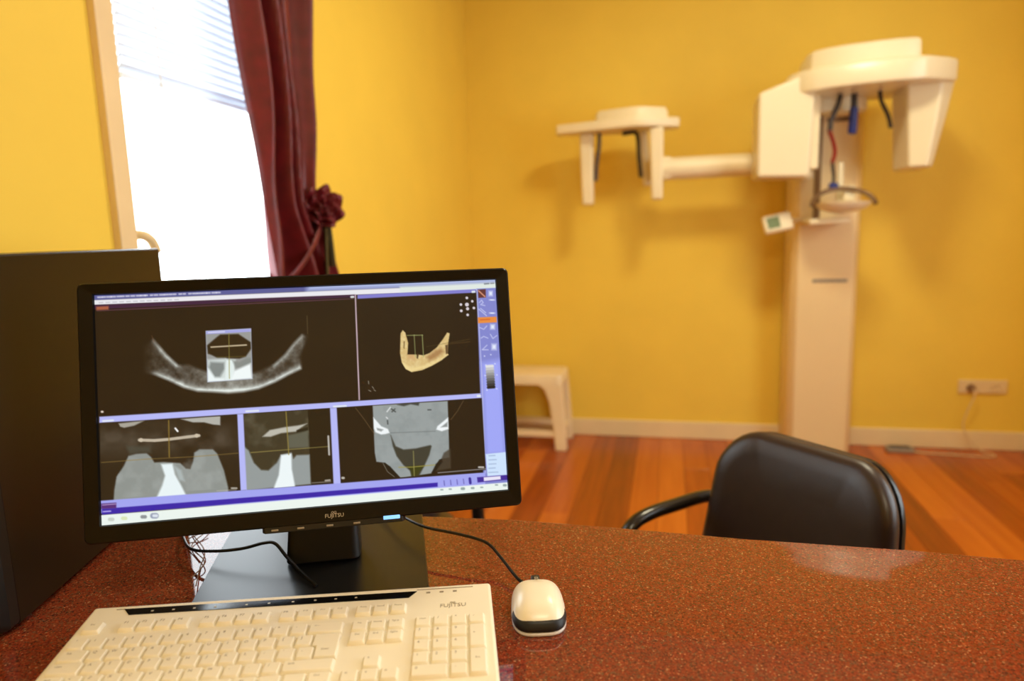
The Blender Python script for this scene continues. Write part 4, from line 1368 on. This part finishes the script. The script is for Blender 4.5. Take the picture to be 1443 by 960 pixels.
# side arm and cephalometric head holder
b = MB()
b.tube([(*lx(1.10, 0.34), 1.492), (*lx(1.30, 0.335), 1.494), (*lx(1.60, 0.325), 1.496), (*lx(1.76, 0.32), 1.496)], 0.054, 20)
b.build('side_arm', OFFWHITE, xr, smooth=60)
MB().prism(lpoly([(1.735, 0.23), (1.735, 0.38), (1.76, 0.40), (1.80, 0.40), (1.80, 0.23)]), 1.41, 1.60).build('arm_mount', OFFWHITE, xr, bevel=0.012)
pl1 = [(0.560, 0.28), (0.575, 0.36), (0.96, 0.47), (1.03, 0.46), (1.185, 0.37), (1.18, 0.28), (1.02, 0.20), (0.70, 0.22)]
b = MB()
b.loft([[(*lx(0.87 + (a - 0.87) * k, 0.33 + (o - 0.33) * k), z) for a, o in pl1] for z, k in ((1.690, 0.985), (1.695, 1.0), (1.728, 1.0), (1.735, 0.985))])
b.build('ceph_carrier', OFFWHITE, xr, bevel=0.004)
pl2 = [(0.76, 0.30), (0.78, 0.38), (0.965, 0.445), (1.02, 0.44), (1.13, 0.37), (1.13, 0.29), (1.0, 0.24)]
b = MB()
b.loft([[(*lx(0.95 + (a - 0.95) * k, 0.33 + (o - 0.33) * k), z) for a, o in pl2] for z, k in ((1.73, 1.0), (1.765, 0.99), (1.788, 0.93))])
b.build('ceph_cover', OFFWHITE, xr, bevel=0.006)
for a0, a1, o0, o1, zb in ((0.690, 0.755, 0.26, 0.33, 1.330), (1.045, 1.108, 0.36, 0.42, 1.340)):
    b = MB()
    b.loft([[(*lx(a, o), z) for a, o in ((a0 + k, o0), (a0 + k, o1), (a1 - k * 0.2, o1), (a1 - k * 0.2, o0))] for z, k in ((zb, 0.006), (1.69, -0.004))])
    b.build('ceph_post', OFFWHITE, xr, bevel=0.012)
b = MB()
b.loft([[(*lx(a, o), z) for a, o in ((1.005 + k, 0.20), (1.005 + k, 0.26), (1.045 + k, 0.26), (1.045 + k, 0.20))] for z, k in ((1.42, 0.0), (1.69, -0.02))])
b.build('ceph_post', OFFWHITE, xr, bevel=0.01)
MB().box(1.06 - XA, 1.15 - XA, -(0.38 - XO), -(0.28 - XO), 1.44, 1.55).build('arm_end', OFFWHITE, xr, bevel=0.015)
b = MB().tube(spline([(*lx(0.788, 0.31), 1.688), (*lx(0.785, 0.31), 1.62), (*lx(0.772, 0.31), 1.53), (*lx(0.768, 0.31), 1.452)], 5), 0.010, 8)
b.build('ear_rod', DARKROD, xr)
b = MB().tube(spline([(*lx(0.905, 0.33), 1.676), (*lx(0.965, 0.33), 1.680), (*lx(0.982, 0.33), 1.655), (*lx(0.988, 0.33), 1.56), (*lx(0.998, 0.33), 1.458)], 5), 0.011, 8)
b.build('ear_rod', DARKROD, xr)

# ================================================================== SOCKETS, PLUG, CORD
so = thing('wall_outlet', 'cream double wall outlet low on the yellow wall at the right', 'outlet', ROOM @ Matrix.Translation((2.735, 0, 0.337)))
MB().box(-0.113, 0.113, -0.012, 0.0, -0.036, 0.036).build('outlet_plate', SOCKET, so, bevel=0.004)
for x_ in (-0.058, 0.058):
    dsk = MB().lathe([(0.001, 0), (0.024, 0), (0.024, 0.004), (0.019, 0.0042), (0.018, 0.001), (0.001, 0.001)], 24, Matrix.Translation((x_, -0.012, 0)) @ Matrix.Rotation(R(90), 4, 'X')).build('socket', SOCKET, so)
    for dx in (-0.008, 0.008):
        MB().lathe([(0.0005, 0), (0.0026, 0), (0.0026, 0.001), (0.0005, 0.001)], 10, Matrix.Translation((x_ + dx, -0.0128, 0)) @ Matrix.Rotation(R(90), 4, 'X')).build('socket_hole', DARKHOLE, dsk)
pg = thing('extension_lead', 'grey plug and thin power lead hanging from the wall outlet', 'lead', ROOM @ Matrix.Translation((2.677, -0.014, 0.332)))
MB().lathe([(0.001, 0), (0.019, 0), (0.018, 0.02), (0.008, 0.034), (0.001, 0.035)], 18, Matrix.Rotation(R(90), 4, 'X')).build('plug', BROWNCABLE, pg)
z_ = -0.332
MB().tube(spline([(0, -0.034, 0), (0.0, -0.055, -0.03), (-0.025, -0.045, -0.12), (-0.035, -0.035, -0.20), (0.0, -0.05, -0.27), (0.05, -0.07, z_ + 0.012), (0.09, -0.10, z_ + 0.006), (0.06, -0.14, z_ + 0.006), (-0.10, -0.13, z_ + 0.006), (-0.22, -0.12, z_ + 0.006), (-0.30, -0.11, z_ + 0.012)], 7), 0.0035, 8).build('cord', WHITECABLE, pg)
ad = thing('power_adapter', 'flat grey power adapter lying on the floor by the baseboard', 'adapter', ROOM @ Matrix.Translation((2.33, -0.105, 0.0)))
MB().box(-0.065, 0.065, -0.03, 0.03, 0.0, 0.026).build('adapter_body', GREYTRIM, ad, bevel=0.006)
MB().box(-0.05, 0.05, -0.024, 0.024, 0.026, 0.028).build('adapter_top', DARKROD, ad, bevel=0.001)
